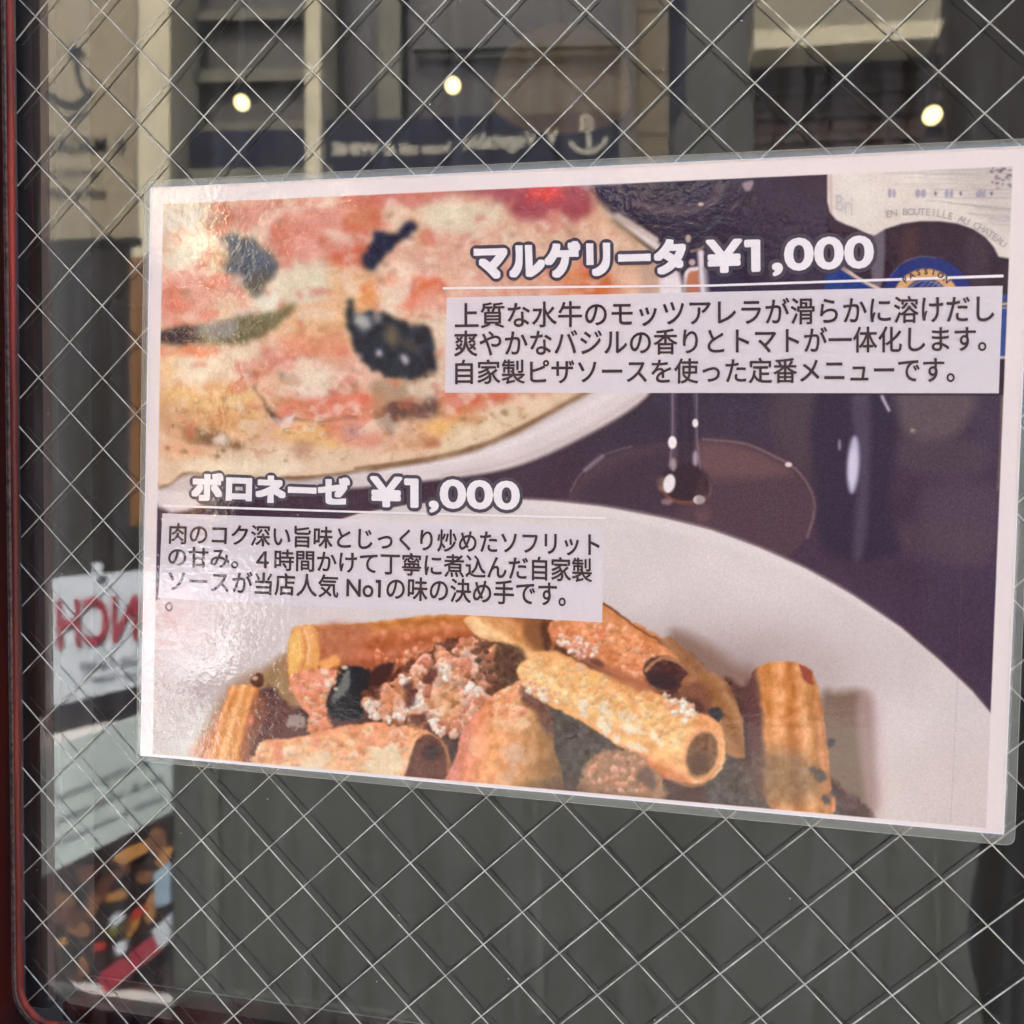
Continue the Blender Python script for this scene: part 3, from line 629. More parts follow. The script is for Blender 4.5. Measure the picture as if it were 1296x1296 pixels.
    # upper right tube
    tube([(696, 790), (730, 780), (756, 764), (770, 766), (800, 786), (838, 808), (866, 832), (872, 850), (862, 866), (842, 876), (815, 872), (790, 862), (748, 836), (718, 822), (700, 812)], (740, 792), (852, 852), 44,
         [(-1, (176, 104, 66)), (-.7, (216, 136, 84)), (-.2, (234, 156, 98)), (.3, (232, 148, 92)), (.8, (206, 122, 84)), (1, (160, 90, 66))], ridges=0, seed=53, tex=.2)
    stroke([(764, 764), (785, 778), (808, 796), (838, 812)], 2.2, (96, 62, 54), blur=1.2, al=.9)
    crumbs([(704, 800), (770, 788), (820, 815), (830, 840), (800, 862), (750, 834), (712, 818)], 170, 1.6, 4.5, [(238, 160, 104), (222, 132, 88), (244, 180, 132), (214, 124, 84)], blur=1.3, al=.7, seed=12)
    crumbs([(704, 806), (730, 806), (756, 822), (750, 838), (722, 828)], 34, 2, 4.2, [(240, 200, 176), (248, 214, 190), (226, 160, 130)], blur=1.1, al=.9, seed=13)
    for x, y in ((724, 828), (708, 822), (735, 822)): ell(x, y, 4, 2.2, (120, 70, 56), blur=2, al=.7, rag=2)
    ell(843, 852, 30, 21, (86, 54, 54), ang=18, blur=2, tex=.3, tsc=6); ell(838, 862, 20, 12, (64, 44, 50), ang=10, blur=6)
    stroke([(818, 848), (834, 834), (856, 836), (870, 848)], 4, (205, 142, 100), blur=2, al=.85)
    # brown tubes behind
    tube([(832, 812), (848, 806), (856, 812), (880, 830), (900, 852), (905, 870), (884, 868), (868, 848), (852, 826)], (842, 808), (896, 866), 17,
         [(-1, (120, 80, 66)), (-.2, (168, 116, 86)), (.5, (150, 98, 70)), (1, (120, 76, 60))], ridges=5, seed=57)
    tube([(862, 862), (876, 853), (900, 850), (918, 862), (930, 880), (940, 912), (950, 940), (946, 958), (926, 958), (906, 940), (884, 910), (866, 882)], (880, 850), (930, 946), 34,
         [(-1, (130, 86, 64)), (-.6, (172, 118, 82)), (0, (162, 108, 74)), (.6, (160, 100, 70)), (1, (112, 70, 56))], ridges=6, seed=59)
    poly([(858, 874), (880, 862), (896, 872), (902, 896), (890, 902), (866, 890)], (132, 82, 66), blur=5, al=.95)
    poly([(862, 888), (880, 884), (894, 900), (880, 912), (866, 900)], (84, 56, 54), blur=5, al=.85)
    ell(906, 905, 10, 10, (62, 60, 62), blur=3, rag=2)
    # upright tube on the right
    tube([(948, 866), (953, 850), (966, 841), (990, 837), (1012, 840), (1030, 856), (1040, 890), (1046, 940), (1050, 985), (1054, 1030), (990, 1030), (958, 1000), (944, 960), (942, 900)], (990, 838), (1002, 1010), 50,
         [(-1, (214, 140, 92)), (-.75, (188, 122, 76)), (-.55, (224, 158, 98)), (-.2, (205, 128, 74)), (.3, (232, 158, 92)), (.55, (214, 140, 84)), (.7, (120, 74, 66)), (.95, (84, 56, 62)), (1.2, (80, 56, 60))], ridges=9, ridge=.05, seed=61, tex=.18)
    poly([(944, 870), (958, 862), (964, 900), (962, 950), (948, 945)], (100, 66, 66), blur=6, al=.8)
    poly([(1010, 842), (1022, 846), (1029, 850), (1028, 858), (1030, 866), (1020, 862)], (158, 78, 62), blur=1.6)
    for x, y, r in ((1052, 940, 5), (1038, 982, 8), (1056, 1004, 5), (1046, 1012, 6), (1030, 975, 5)): ell(x, y, r, r, (74, 70, 76), blur=2.5, al=.85, rag=1.5)
    poly([(950, 955), (1000, 950), (1030, 970), (1036, 1000), (1000, 1020), (950, 1005)], (120, 96, 84), blur=16, al=.6, tex=.35, tsc=6)  # grey patch imitating a reflection on the film, painted into the print
    # centre bottom tube
    tube([(644, 868), (660, 862), (682, 878), (696, 905), (702, 945), (704, 1010), (570, 1005), (576, 960), (586, 925), (606, 898), (628, 876)], (668, 866), (640, 1000), 60,
         [(-1, (128, 92, 70)), (-.75, (160, 112, 76)), (-.35, (196, 138, 90)), (.1, (236, 164, 104)), (.5, (244, 168, 100)), (.85, (238, 150, 100)), (1.1, (225, 140, 110))], seed=63, tex=.2)
    crumbs([(625, 882), (655, 866), (675, 880), (660, 905), (620, 905)], 40, 2, 4.5, [(236, 160, 120), (246, 190, 150), (214, 130, 92)], blur=1.3, al=.7, seed=14)
    for x, y, rx, ry, c_ in ((660, 916, 11, 9, (246, 208, 160)), (629, 913, 6, 9, (244, 196, 152)), (643, 918, 6, 7, (238, 190, 150)), (650, 955, 12, 16, (228, 188, 158)), (640, 985, 10, 9, (224, 180, 140)), (600, 945, 8, 12, (250, 186, 130))):
        ell(x, y, rx, ry, c_, blur=6, al=.6, rag=5, rsc=5)
    poly([(664, 868), (692, 890), (702, 930), (690, 925), (676, 900), (660, 888)], (104, 68, 66), blur=6, al=.85, tex=.3, tsc=5)
    # main tube
    tube([(654, 852), (660, 838), (680, 826), (704, 824), (722, 832), (748, 846), (780, 858), (812, 868), (842, 882), (872, 898), (898, 906), (912, 920), (918, 945), (916, 968), (902, 985), (880, 992), (850, 988), (826, 978), (800, 956), (768, 934), (726, 908), (694, 892), (668, 874)],
         (684, 852), (886, 952), 52, [(-1, (226, 140, 88)), (-.7, (240, 168, 100)), (-.3, (246, 182, 108)), (.1, (250, 196, 124)), (.5, (247, 182, 106)), (.85, (230, 144, 90)), (1, (196, 112, 78))], ridges=9, ridge=.028, seed=67, tex=.13)
    crumbs([(660, 850), (700, 832), (780, 862), (860, 896), (880, 915), (850, 940), (780, 905), (700, 884)], 230, 2, 5.5, [(250, 196, 128), (246, 182, 104), (250, 210, 160), (240, 160, 92), (248, 190, 120)], blur=1.8, al=.5, seed=15)
    crumbs([(836, 878), (862, 884), (880, 900), (868, 915), (845, 900)], 26, 2, 5, [(248, 216, 190), (236, 170, 130), (250, 226, 204)], blur=1.3, al=.9, seed=16)
    crumbs([(658, 862), (690, 868), (712, 880), (700, 892), (668, 876)], 26, 2, 4.5, [(250, 226, 200), (242, 190, 150), (236, 160, 120)], blur=1.3, al=.85, seed=17)
    crumbs([(724, 886), (800, 905), (840, 945), (810, 955), (760, 925)], 30, 3, 6.5, [(254, 232, 204), (252, 224, 186)], blur=2.2, al=.75, lift=False, seed=18)
    poly([(730, 832), (760, 838), (800, 856), (826, 872), (800, 872), (762, 852)], (176, 106, 80), blur=4, al=.8)
    ell(755, 838, 11, 4.5, (112, 66, 58), ang=24, blur=3, al=.9)
    ell(752, 858, 8, 8, (248, 186, 100), blur=3, al=.9); ell(735, 845, 6, 5, (240, 190, 150), blur=3, al=.7)
    ell(890, 952, 24, 34, (240, 168, 108), ang=14, blur=2.2)
    ell(889, 954, 19, 28, (126, 84, 64), ang=14, blur=2.4, tex=.3, tsc=6); ell(884, 968, 12, 16, (92, 62, 54), ang=14, blur=7, al=.8)
    stroke([(848, 985), (872, 994), (894, 988), (910, 970)], 5, (206, 140, 100), blur=3, al=.7)
    # lump of meat at the bottom
    poly([(742, 968), (760, 952), (790, 948), (812, 958), (822, 972), (836, 982), (838, 1012), (740, 1008)], (170, 124, 98), blur=3, rag=3, tex=.2, tsc=8)
    crumbs([(746, 970), (780, 952), (812, 962), (828, 985), (810, 1008), (750, 1004)], 70, 2, 5, [(214, 150, 114), (196, 132, 100), (224, 168, 134), (160, 114, 92)], blur=1.4, al=.75, seed=19)
    poly([(806, 985), (818, 970), (830, 985), (826, 1000)], (96, 80, 78), blur=4, al=.7)
    poly([(640, 1000), (700, 985), (760, 1000), (820, 1010), (640, 1010)], (92, 66, 62), blur=6, al=.5, tex=.3)
    ripple(230, 770, 1080, 1020, ((.9, 10), (.5, 4)), 601)
    soften(0, 0, 1, 1.0, lo=760)
    # the printer's warm tones are peachy, not yellow
    wb = np.clip(IMG[..., 0] - IMG[..., 2], 0, 1); l0 = IMG.mean(-1); wk = ss(wb / .3) * ss(l0 / .35)
    IMG[..., 2] += (.07 + .12 * ss((l0 - .45) / .3)) * wb * wk; IMG[..., 1] += .022 * wk
    # white border again over whatever ran past the print, thin line beside the lower text box, print grain
    d = sdf(PX, PY, PRINT)
    a_ = ss(0.5 + d / 1.6)[..., None]
    grain = np.random.default_rng(3).normal(0, 1, IMG.shape[:2]).astype(np.float32)
    mid = (grain + np.roll(grain, 1, 0) + np.roll(grain, 1, 1) + np.roll(np.roll(grain, 1, 1), 1, 0)) / 2
    lum = IMG.mean(-1)
    IMG[:] = IMG * (1 + (0.02 + 0.16 * np.clip(.5 - lum, 0, .5))[..., None] * mid[..., None])
    hs = (np.random.default_rng(4).random(IMG.shape[:2]) > .992) & (lum < .4)
    IMG[hs] += .10
    IMG[:] = IMG * (1 - a_) + col3((238, 224, 220)) * (1 + .006 * mid[..., None]) * a_
    stroke([(206, 650), (203.5, 700), (200.8, 757)], 1.1, (50, 40, 48), blur=.7, al=.9)
    stroke([(1222, 500), (1218, 700), (1210, 900), (1203, 1040)], .8, (120, 100, 104), blur=.6, al=.22)
    np.clip(IMG, 0, 1, out=IMG)
    L_ = np.where(IMG < .04045, IMG / 12.92, ((IMG + .055) / 1.055) ** 2.4)
    g_ = L_.mean(-1, keepdims=True); L_ = np.clip(g_ + (L_ - g_) * 1.12 - .026, 0.002, 1)
    IMG[:] = np.where(L_ < .0031308, L_ * 12.92, 1.055 * L_ ** (1 / 2.4) - .055)
paint()
im = bpy.data.images.new('menu_print', TW, TH)
buf = np.ones((TH, TW, 4), np.float32); buf[..., :3] = IMG[::-1]
im.pixels.foreach_set(buf.ravel()); im.update(); im.pack()

# ================================================================== materials
def print_material():
    m = bpy.data.materials.new('printed_paper'); m.use_nodes = True; N, L = nod(m); b = N['Principled BSDF']
    t = N.new('ShaderNodeTexImage'); t.image = im; t.interpolation = 'Cubic'
    uvn = N.new('ShaderNodeUVMap'); L.new(uvn.outputs[0], t.inputs[0])
    k = N.new('ShaderNodeMixRGB'); k.blend_type = 'MULTIPLY'; k.inputs[0].default_value = 1; k.inputs[2].default_value = (1.0, .955, .845, 1)
    L.new(t.outputs[0], k.inputs[1]); L.new(k.outputs[0], b.inputs['Base Color'])
    b.inputs['Roughness'].default_value = .9; b.inputs['Specular IOR Level'].default_value = 0.05
    return m
def film_material(name, base_fac, milk, rough, scale, dist, milkcol=(.8, .8, .78)):
    """clear laminate: mostly transparent, with an orange-peel skin that mirrors the street"""
    m = bpy.data.materials.new(name); m.use_nodes = True; N, L = nod(m); N.clear()
    out = N.new('ShaderNodeOutputMaterial'); tr = N.new('ShaderNodeBsdfTransparent'); gl = N.new('ShaderNodeBsdfGlossy'); gl.inputs['Roughness'].default_value = rough
    gl.inputs['Color'].default_value = (1, 1, 1, 1)
    df = N.new('ShaderNodeBsdfDiffuse'); df.inputs[0].default_value = (*milkcol, 1)
    tc = N.new('ShaderNodeTexCoord'); n1 = N.new('ShaderNodeTexNoise'); n1.inputs['Scale'].default_value = scale; n1.inputs['Detail'].default_value = 2.5; n1.inputs['Distortion'].default_value = .6
    L.new(tc.outputs['Object'], n1.inputs['Vector'])
    n2 = N.new('ShaderNodeTexNoise'); n2.inputs['Scale'].default_value = 38; n2.inputs['Detail'].default_value = 2
    L.new(tc.outputs['Object'], n2.inputs['Vector'])
    mr = N.new('ShaderNodeMapRange'); mr.inputs[1].default_value = .40; mr.inputs[2].default_value = .64; mr.inputs[3].default_value = .25; mr.inputs[4].default_value = 1
    L.new(n2.outputs[0], mr.inputs[0])
    mu = N.new('ShaderNodeMath'); mu.operation = 'MULTIPLY'; L.new(n1.outputs[0], mu.inputs[0]); L.new(mr.outputs[0], mu.inputs[1])
    bp = N.new('ShaderNodeBump'); bp.inputs['Strength'].default_value = 1; bp.inputs['Distance'].default_value = dist
    L.new(mu.outputs[0], bp.inputs['Height']); L.new(bp.outputs[0], gl.inputs['Normal'])
    lw = N.new('ShaderNodeFresnel'); lw.inputs[0].default_value = 1.5
    sc = N.new('ShaderNodeMath'); sc.operation = 'MULTIPLY'; L.new(lw.outputs[0], sc.inputs[0]); sc.inputs[1].default_value = base_fac
    mn = N.new('ShaderNodeMath'); mn.operation = 'MINIMUM'; mn.inputs[1].default_value = .15; L.new(sc.outputs[0], mn.inputs[0]); sc = mn
    m1 = N.new('ShaderNodeMixShader'); L.new(sc.outputs[0], m1.inputs[0]); L.new(tr.outputs[0], m1.inputs[1]); L.new(gl.outputs[0], m1.inputs[2])
    m2 = N.new('ShaderNodeMixShader'); m2.inputs[0].default_value = milk; L.new(m1.outputs[0], m2.inputs[1]); L.new(df.outputs[0], m2.inputs[2])
    L.new(m2.outputs[0], out.inputs[0]); return m
def pane_material(name, fac, dust, streak, tint=(1, 1, 1)):
    m = bpy.data.materials.new(name); m.use_nodes = True; N, L = nod(m); N.clear()
    out = N.new('ShaderNodeOutputMaterial'); tr = N.new('ShaderNodeBsdfTransparent'); tr.inputs[0].default_value = (*tint, 1)
    gl = N.new('ShaderNodeBsdfGlossy'); gl.inputs['Roughness'].default_value = .012; gl.inputs['Color'].default_value = (1, 1, 1, 1)
    tc = N.new('ShaderNodeTexCoord'); mp = N.new('ShaderNodeMapping'); mp.inputs['Scale'].default_value = (420, 1, 14)
    L.new(tc.outputs['Object'], mp.inputs[0])
    n1 = N.new('ShaderNodeTexNoise'); n1.inputs['Scale'].default_value = 1; n1.inputs['Detail'].default_value = 3; L.new(mp.outputs[0], n1.inputs['Vector'])
    n3 = N.new('ShaderNodeTexNoise'); n3.inputs['Scale'].default_value = 30; n3.inputs['Detail'].default_value = 1; L.new(tc.outputs['Object'], n3.inputs['Vector'])
    b0 = N.new('ShaderNodeBump'); b0.inputs['Distance'].default_value = streak; L.new(n1.outputs[0], b0.inputs['Height'])
    b1 = N.new('ShaderNodeBump'); b1.inputs['Distance'].default_value = streak * 60; L.new(n3.outputs[0], b1.inputs['Height']); L.new(b0.outputs[0], b1.inputs['Normal'])
    L.new(b1.outputs[0], gl.inputs['Normal'])
    fr = N.new('ShaderNodeFresnel'); fr.inputs[0].default_value = 1.5
    sc = N.new('ShaderNodeMath'); sc.operation = 'MULTIPLY'; L.new(fr.outputs[0], sc.inputs[0]); sc.inputs[1].default_value = fac
    mn = N.new('ShaderNodeMath'); mn.operation = 'MINIMUM'; mn.inputs[1].default_value = .16; L.new(sc.outputs[0], mn.inputs[0]); sc = mn
    m1 = N.new('ShaderNodeMixShader'); L.new(sc.outputs[0], m1.inputs[0]); L.new(tr.outputs[0], m1.inputs[1]); L.new(gl.outputs[0], m1.inputs[2])
    last = m1
    if dust:
        df = N.new('ShaderNodeBsdfDiffuse'); df.inputs[0].default_value = (.75, .74, .7, 1)
        vo = N.new('ShaderNodeTexVoronoi'); vo.inputs['Scale'].default_value = 165; L.new(tc.outputs['Object'], vo.inputs['Vector'])
        sep = N.new('ShaderNodeSeparateColor'); L.new(vo.outputs['Color'], sep.inputs[0])
        g1 = N.new('ShaderNodeMath'); g1.operation = 'GREATER_THAN'; g1.inputs[1].default_value = .50; L.new(sep.outputs[0], g1.inputs[0])
        rr = N.new('ShaderNodeMath'); rr.operation = 'MULTIPLY'; rr.inputs[1].default_value = .034; L.new(sep.outputs[1], rr.inputs[0])
        l1 = N.new('ShaderNodeMath'); l1.operation = 'LESS_THAN'; L.new(vo.outputs['Distance'], l1.inputs[0]); L.new(rr.outputs[0], l1.inputs[1])
        mm = N.new('ShaderNodeMath'); mm.operation = 'MULTIPLY'; L.new(g1.outputs[0], mm.inputs[0]); L.new(l1.outputs[0], mm.inputs[1])
        m5 = N.new('ShaderNodeMath'); m5.operation = 'MULTIPLY'; m5.inputs[1].default_value = .75; L.new(mm.outputs[0], m5.inputs[0])
        # thin uneven film of grime, denser in drips
        n4 = N.new('ShaderNodeTexNoise'); n4.inputs['Scale'].default_value = 1; n4.inputs['Detail'].default_value = 4
        mp2 = N.new('ShaderNodeMapping'); mp2.inputs['Scale'].default_value = (160, 1, 9); L.new(tc.outputs['Object'], mp2.inputs[0]); L.new(mp2.outputs[0], n4.inputs['Vector'])
        r4 = N.new('ShaderNodeMapRange'); r4.inputs[1].default_value = .4; r4.inputs[2].default_value = .8; r4.inputs[3].default_value = .004; r4.inputs[4].default_value = dust; L.new(n4.outputs[0], r4.inputs[0])
        ad = N.new('ShaderNodeMath'); ad.operation = 'MAXIMUM'; L.new(m5.outputs[0], ad.inputs[0]); L.new(r4.outputs[0], ad.inputs[1])
        m3 = N.new('ShaderNodeMixShader'); L.new(ad.outputs[0], m3.inputs[0]); L.new(m1.outputs[0], m3.inputs[1]); L.new(df.outputs[0], m3.inputs[2]); last = m3
    L.new(last.outputs[0], out.inputs[0]); return m
def flat_ink(name, col, alpha=1.0):
    m = bpy.data.materials.new(name); m.use_nodes = True; N, L = nod(m); b = N['Principled BSDF']
    n = N.new('ShaderNodeTexNoise'); n.inputs['Scale'].default_value = 900; tc = N.new('ShaderNodeTexCoord'); L.new(tc.outputs['Object'], n.inputs['Vector'])
    k = N.new('ShaderNodeMixRGB'); k.inputs[1].default_value = (*[c * .94 for c in col], 1); k.inputs[2].default_value = (*[min(1, c * 1.04) for c in col], 1)
    L.new(n.outputs[0], k.inputs[0]); L.new(k.outputs[0], b.inputs['Base Color'])
    b.inputs['Roughness'].default_value = .9; b.inputs['Specular IOR Level'].default_value = .05; b.inputs['Alpha'].default_value = alpha
    return m

M_print = print_material()
M_film = film_material('laminate_film', 2.7, .004, .01, 430, .00020)
M_rim = film_material('laminate_margin', .8, .26, .08, 300, .00002, (.50, .48, .38))  # pale diffuse mix: milky margin plus the bright sky it would mirror
M_rimedge = mat('cut_laminate_edge', (.36, .35, .28), rough=.5, vary=.05, scale=300)
M_front = pane_material('pane_outer_face', .45, .045, .00000012)
M_back = pane_material('pane_inner_face', 2.1, 0, .00000012, (.93, .95, .93))
M_wire = mat('galvanised_wire', (.44, .41, .33), rough=.4, vary=.35, scale=240, metal=.25, spec=.5)
M_box = flat_ink('white_text_panel', lin((238, 221, 212)), .84)
M_white = flat_ink('white_ink', lin((243, 229, 218)))
M_dark = flat_ink('dark_outline_ink', lin((76, 64, 72)))
M_ink = flat_ink('brown_black_ink', lin((62, 40, 44)))
M_label = flat_ink('faded_label_ink', lin((186, 172, 160)))
M_badge = flat_ink('badge_ink', lin((70, 52, 60)))

# ================================================================== the glazed door
door = thing('wired_glass_door', 'dark red painted door frame holding wired glass with diamond mesh', 'door')
XL, XR, ZT, ZB = -0.0210, 0.47, 0.16, -0.3722
def sheet(name, y, m):
    return mesh_obj(name, [(XL - .003, y, ZB - .003), (XR, y, ZB - .003), (XR, y, ZT), (XL - .003, y, ZT)], [(0, 1, 2, 3)], m, door)
sheet('outer_glass_face', 0.0, M_front)['label'] = 'outer face of the wired glass, dusty with fine specks'
sheet('inner_glass_face', 0.0037, M_back)
def rod(name, p, q, r, m, parent, n=8):
    p, q = np.array(p, float), np.array(q, float); d = (q - p) / np.linalg.norm(q - p)
    a1 = np.cross(d, [0, 1, 0]); a1 /= np.linalg.norm(a1); a2 = np.cross(d, a1); V = []
    segs = 1
    for k in (0, 1):
        c = p + (q - p) * k
        for i in range(n):
            t = 2 * math.pi * i / n; V.append(c + (a1 * math.cos(t) + a2 * math.sin(t)) * r)
    Fc = [(i, (i + 1) % n, n + (i + 1) % n, n + i) for i in range(n)]
    return mesh_obj(name, V, Fc, m, parent, smooth=True)
def clip(k, sgn):
    """the mesh wire c + sgn*... : x = c*U, z = -r*U*A with r - sgn*c = k, cut to the pane"""
    pts = []
    for x in (XL - .001, XR):
        r = k + sgn * x / U; z = -r * U * A
        if ZB - .001 <= z <= ZT: pts.append((x, z))
    for z in (ZB - .001, ZT):
        r = -z / (U * A); x = (r - k) / sgn * U
        if XL - .001 < x < XR: pts.append((x, z))
    return pts[:2] if len(pts) >= 2 else None
rw = random.Random(4)
for sgn in (1, -1):
    for k in range(-60, 80, 2):
        c = clip(k, sgn)
        if not c: continue
        j = lambda: rw.gauss(0, .00010)
        y = 0.0016 if sgn == 1 else 0.0022
        rod('wire', (c[0][0] + j(), y, c[0][1] + j()), (c[1][0] + j(), y, c[1][1] + j()), 0.00022 if sgn == 1 else .00024, M_wire, door)

M_red = mat('dark_red_gloss_paint', (.050, .0045, .0025), rough=.5, scale=60, stretch=(1, 1, .06), col2=(.008, .003, .0025), bump=.8, bdist=.0008, spec=.06)
M_redb = mat('worn_red_bead_paint', (.24, .026, .012), rough=.42, scale=220, stretch=(1, 1, .05), col2=(.06, .008, .005), bump=.8, bdist=.0004, spec=.2)
M_putty = mat('weathered_brown_putty', (.10, .055, .04), rough=.7, scale=500, col2=(.018, .010, .008), bump=.8, bdist=.0006)
M_gask = mat('black_brown_rebate', (.035, .012, .009), rough=.5, scale=120, stretch=(1, 1, .05), col2=(.006, .004, .004))
RC = 0.014
def sweep(name, prof, m):
    """profile (outward offset, y) carried down the left stile, round the corner and along the bottom rail"""
    path = [((XL, ZT), (-1, 0))]
    for k in range(1, 40): path.append(((XL, ZT + (ZB + RC - ZT) * k / 40), (-1, 0)))
    for k in range(0, 13):
        t = math.pi / 2 * k / 12; n_ = (-math.cos(t), -math.sin(t))
        path.append(((XL + RC + n_[0] * RC, ZB + RC + n_[1] * RC), n_))
    for k in range(1, 40): path.append(((XL + RC + (XR - XL - RC) * k / 39, ZB), (0, -1)))
    V = []; n = len(prof); rs = random.Random(len(name))
    for (x, z), (nx, nz) in path:
        w = rs.gauss(0, .00005)
        for o_, y in prof: V.append((x + nx * (o_ + w), y, z + nz * (o_ + w)))
    Fc = [(i * n + j, i * n + j + 1, (i + 1) * n + j + 1, (i + 1) * n + j) for i in range(len(path) - 1) for j in range(n - 1)]
    return mesh_obj(name, V, Fc, m, door, smooth=True)
sweep('glazing_bead', [(-.0002, -.0002), (-.0001, -.0010), (.0004, -.0017), (.0010, -.0020), (.0013, -.0019)], M_redb)
sweep('putty_joint', [(.0013, -.0019), (.0013, -.0022), (.0021, -.0026), (.0025, -.0021), (.0026, -.0026)], M_putty)
sweep('frame_moulding', [(.0026, -.0026), (.0027, -.0050), (.0032, -.0075), (.0036, -.0130), (.0040, -.0140), (.0050, -.0145), (.060, -.0145), (.060, .030)], M_red)
def box(name, lo, hi, m, parent=None):
    x0, y0, z0 = lo; x1, y1, z1 = hi
    V = [(x0, y0, z0), (x1, y0, z0), (x1, y1, z0), (x0, y1, z0), (x0, y0, z1), (x1, y0, z1), (x1, y1, z1), (x0, y1, z1)]
    return mesh_obj(name, V, [(0, 3, 2, 1), (4, 5, 6, 7), (0, 1, 5, 4), (1, 2, 6, 5), (2, 3, 7, 6), (3, 0, 4, 7)], m, parent)
M_stop = mat('grey_pink_inner_stop', (.16, .105, .085), rough=.5, scale=40, stretch=(1, 1, .12), col2=(.09, .04, .03))
M_stop2 = mat('grey_inner_lip', (.065, .06, .05), rough=.6, scale=60, stretch=(1, 1, .1))
box('rebate', (XL - .004, .0055, ZB), (-.0146, .020, ZT), M_gask, door)
box('inner_stop', (-.0146, .0052, ZB + .004), (-.0117, .022, ZT), M_stop, door)
box('inner_lip', (-.0117, .0060, ZB + .004), (-.0086, .024, ZT), M_stop2, door)
box('bottom_stop', (-.0086, .0060, ZB - .004), (XR, .022, ZB + .003), M_red, door)

# ================================================================== the laminated menu
menu = thing('menu_poster', 'laminated menu sheet with pizza and pasta photograph taped flat on the wired glass', 'poster')
o = grid_patch('paper', PAPER, 60, 40, lambda x, y: pp(x, y), M_print, menu, uv=True)
o['label'] = 'white bordered paper printed with a photograph of pizza and rigatoni'
L1, L2, L3, L4 = .00006, .00010, .00016, .00020
TB1 = [(565.3, 376.7), (1269, 361.7), (1264, 497.7), (563, 497)]
TB2 = [(205.5, 649.7), (764.7, 667), (762, 787.7), (200.5, 757)]
grid_patch('text_panel', TB1, 40, 4, lambda x, y: pp(x, y, L1), M_box, menu)
grid_patch('text_panel', TB2, 40, 4, lambda x, y: pp(x, y, L1), M_box, menu)
for q in ([(560.5, 363.4), (900, 360), (900, 362.8), (560.5, 366.4)], [(900, 360), (1270, 347.5), (1270, 351), (900, 362.8)],
          [(206.5, 638.5), (450, 646.5), (450, 649), (206.5, 641.5)], [(450, 646.5), (767, 654.6), (767, 657.2), (450, 649)]):
    grid_patch('rule_line', q, 20, 1, lambda x, y: pp(x, y, L2), M_white, menu)
f1, f2, f3 = (lambda x, y: pp(x, y, L2 + .00001)), (lambda x, y: pp(x, y, L3)), (lambda x, y: pp(x, y, L4))
def headline(s, quad, rw_, ob, label):
    q = [(quad[0][0] + rw_, quad[0][1] + rw_), (quad[1][0] - rw_, quad[1][1] + rw_), (quad[2][0] - rw_, quad[2][1] - rw_), (quad[3][0] + rw_, quad[3][1] - rw_)]
    stamped('headline_outline', s, q, [((rw_ + ob) * .5, 10), (rw_ + ob, 20)], M_dark, menu, L2 + .00001)
    stamped('headline', s, q, [(rw_ * .5, 6), (rw_, -16 if s[0] != '¥' else 16)], M_white, menu, L4)['label'] = label
headline('マルゲリータ', [(599, 308), (868, 301.5), (868, 347.5), (601, 354)], 2.5, 4.6, 'white bold katakana heading for the margherita pizza')
headline('¥1,000', [(893, 303.5), (1106, 296), (1106, 345.5), (893.5, 352.5)], 2.1, 5.0, 'white bold price 1,000 yen in the upper heading')
headline('ボロネーゼ', [(243, 597), (443, 604.5), (443, 639.5), (242, 633.5)], 2.2, 4.0, 'white bold katakana heading for the bolognese pasta')
headline('¥1,000', [(468, 602.5), (658, 607.5), (658, 651), (468, 647.5)], 1.9, 4.4, 'white bold price 1,000 yen in the lower heading')
for s, q in (('上質な水牛のモッツアレラが滑らかに溶けだし', [(576, 383.5), (1258, 373), (1258, 407.5), (576, 415.5)]),
             ('爽やかなバジルの香りとトマトが一体化します。', [(575, 418.5), (1248, 412), (1248, 444.5), (575, 451)]),
             ('自家製ピザソースを使った定番メニューです。', [(576.5, 455.5), (1208, 451.5), (1208, 484), (576.5, 486)]),
             ('肉のコク深い旨味とじっくり炒めたソフリット', [(215, 662), (758.5, 675), (758.5, 704), (214, 688)]),
             ('の甘み。４時間かけて丁寧に煮込んだ自家製', [(213.5, 691.5), (749, 706.5), (749, 737), (213, 716.5)]),
             ('ソースが当店人気 No1の味の決め手です。', [(214, 721), (716, 736.5), (715.5, 768), (213, 748)]),
             ('。', [(209.6, 762.5), (218.4, 762.7), (218.2, 773.6), (209.4, 773.4)])):
    stamped('text_line', s, q, [(0, 1), (.5, 8)], M_ink, menu, L3)
def arc_text(name, s, cx, cy, rx, ry, a0, a1, h, m, off=0.01):
    """small lettering set round an arc of the printed label"""
    V = []; Fc = []; n = len(s)
    for i, ch in enumerate(s):
        if ch == ' ': continue
        t = math.radians(a0 + (a1 - a0) * (i + .5) / n); vx, vy = cx + rx * math.cos(t), cy + ry * math.sin(t)
        tx, ty = -rx * math.sin(t), ry * math.cos(t)
        if a1 < a0: tx, ty = -tx, -ty
        l = math.hypot(tx, ty); tx, ty = tx / l, ty / l; ux, uy = ty, -tx
        G, gf = text_mesh(ch, off, 2); c_ = (G[:, 0].min() + G[:, 0].max()) / 2; b0 = len(V)
        for gx, gy in G:
            px_, py_ = vx + tx * (gx - c_) * h + ux * gy * h, vy + ty * (gx - c_) * h + uy * gy * h
            V.append(pp(px_, py_, L2))
        Fc += [tuple(v + b0 for v in f) for f in gf]
    return mesh_obj(name, V, Fc, m, menu)
arc_text('label_lettering', 'EN BOUTEILLE AU CHATEAU', 1158, 398, 150, 126, -104, -42, 12.5, M_label)
arc_text('badge_lettering', 'PASSION', 1172, 387, 36, 40, -138, -42, 10.5, M_badge, .03)
mesh_l = text_on('label_lettering', 'Bri', [(1058, 246), (1079, 249), (1079, 273), (1058, 265)], f1, flat_ink('pale_label_ink', lin((205, 192, 182))), menu, offset=0)

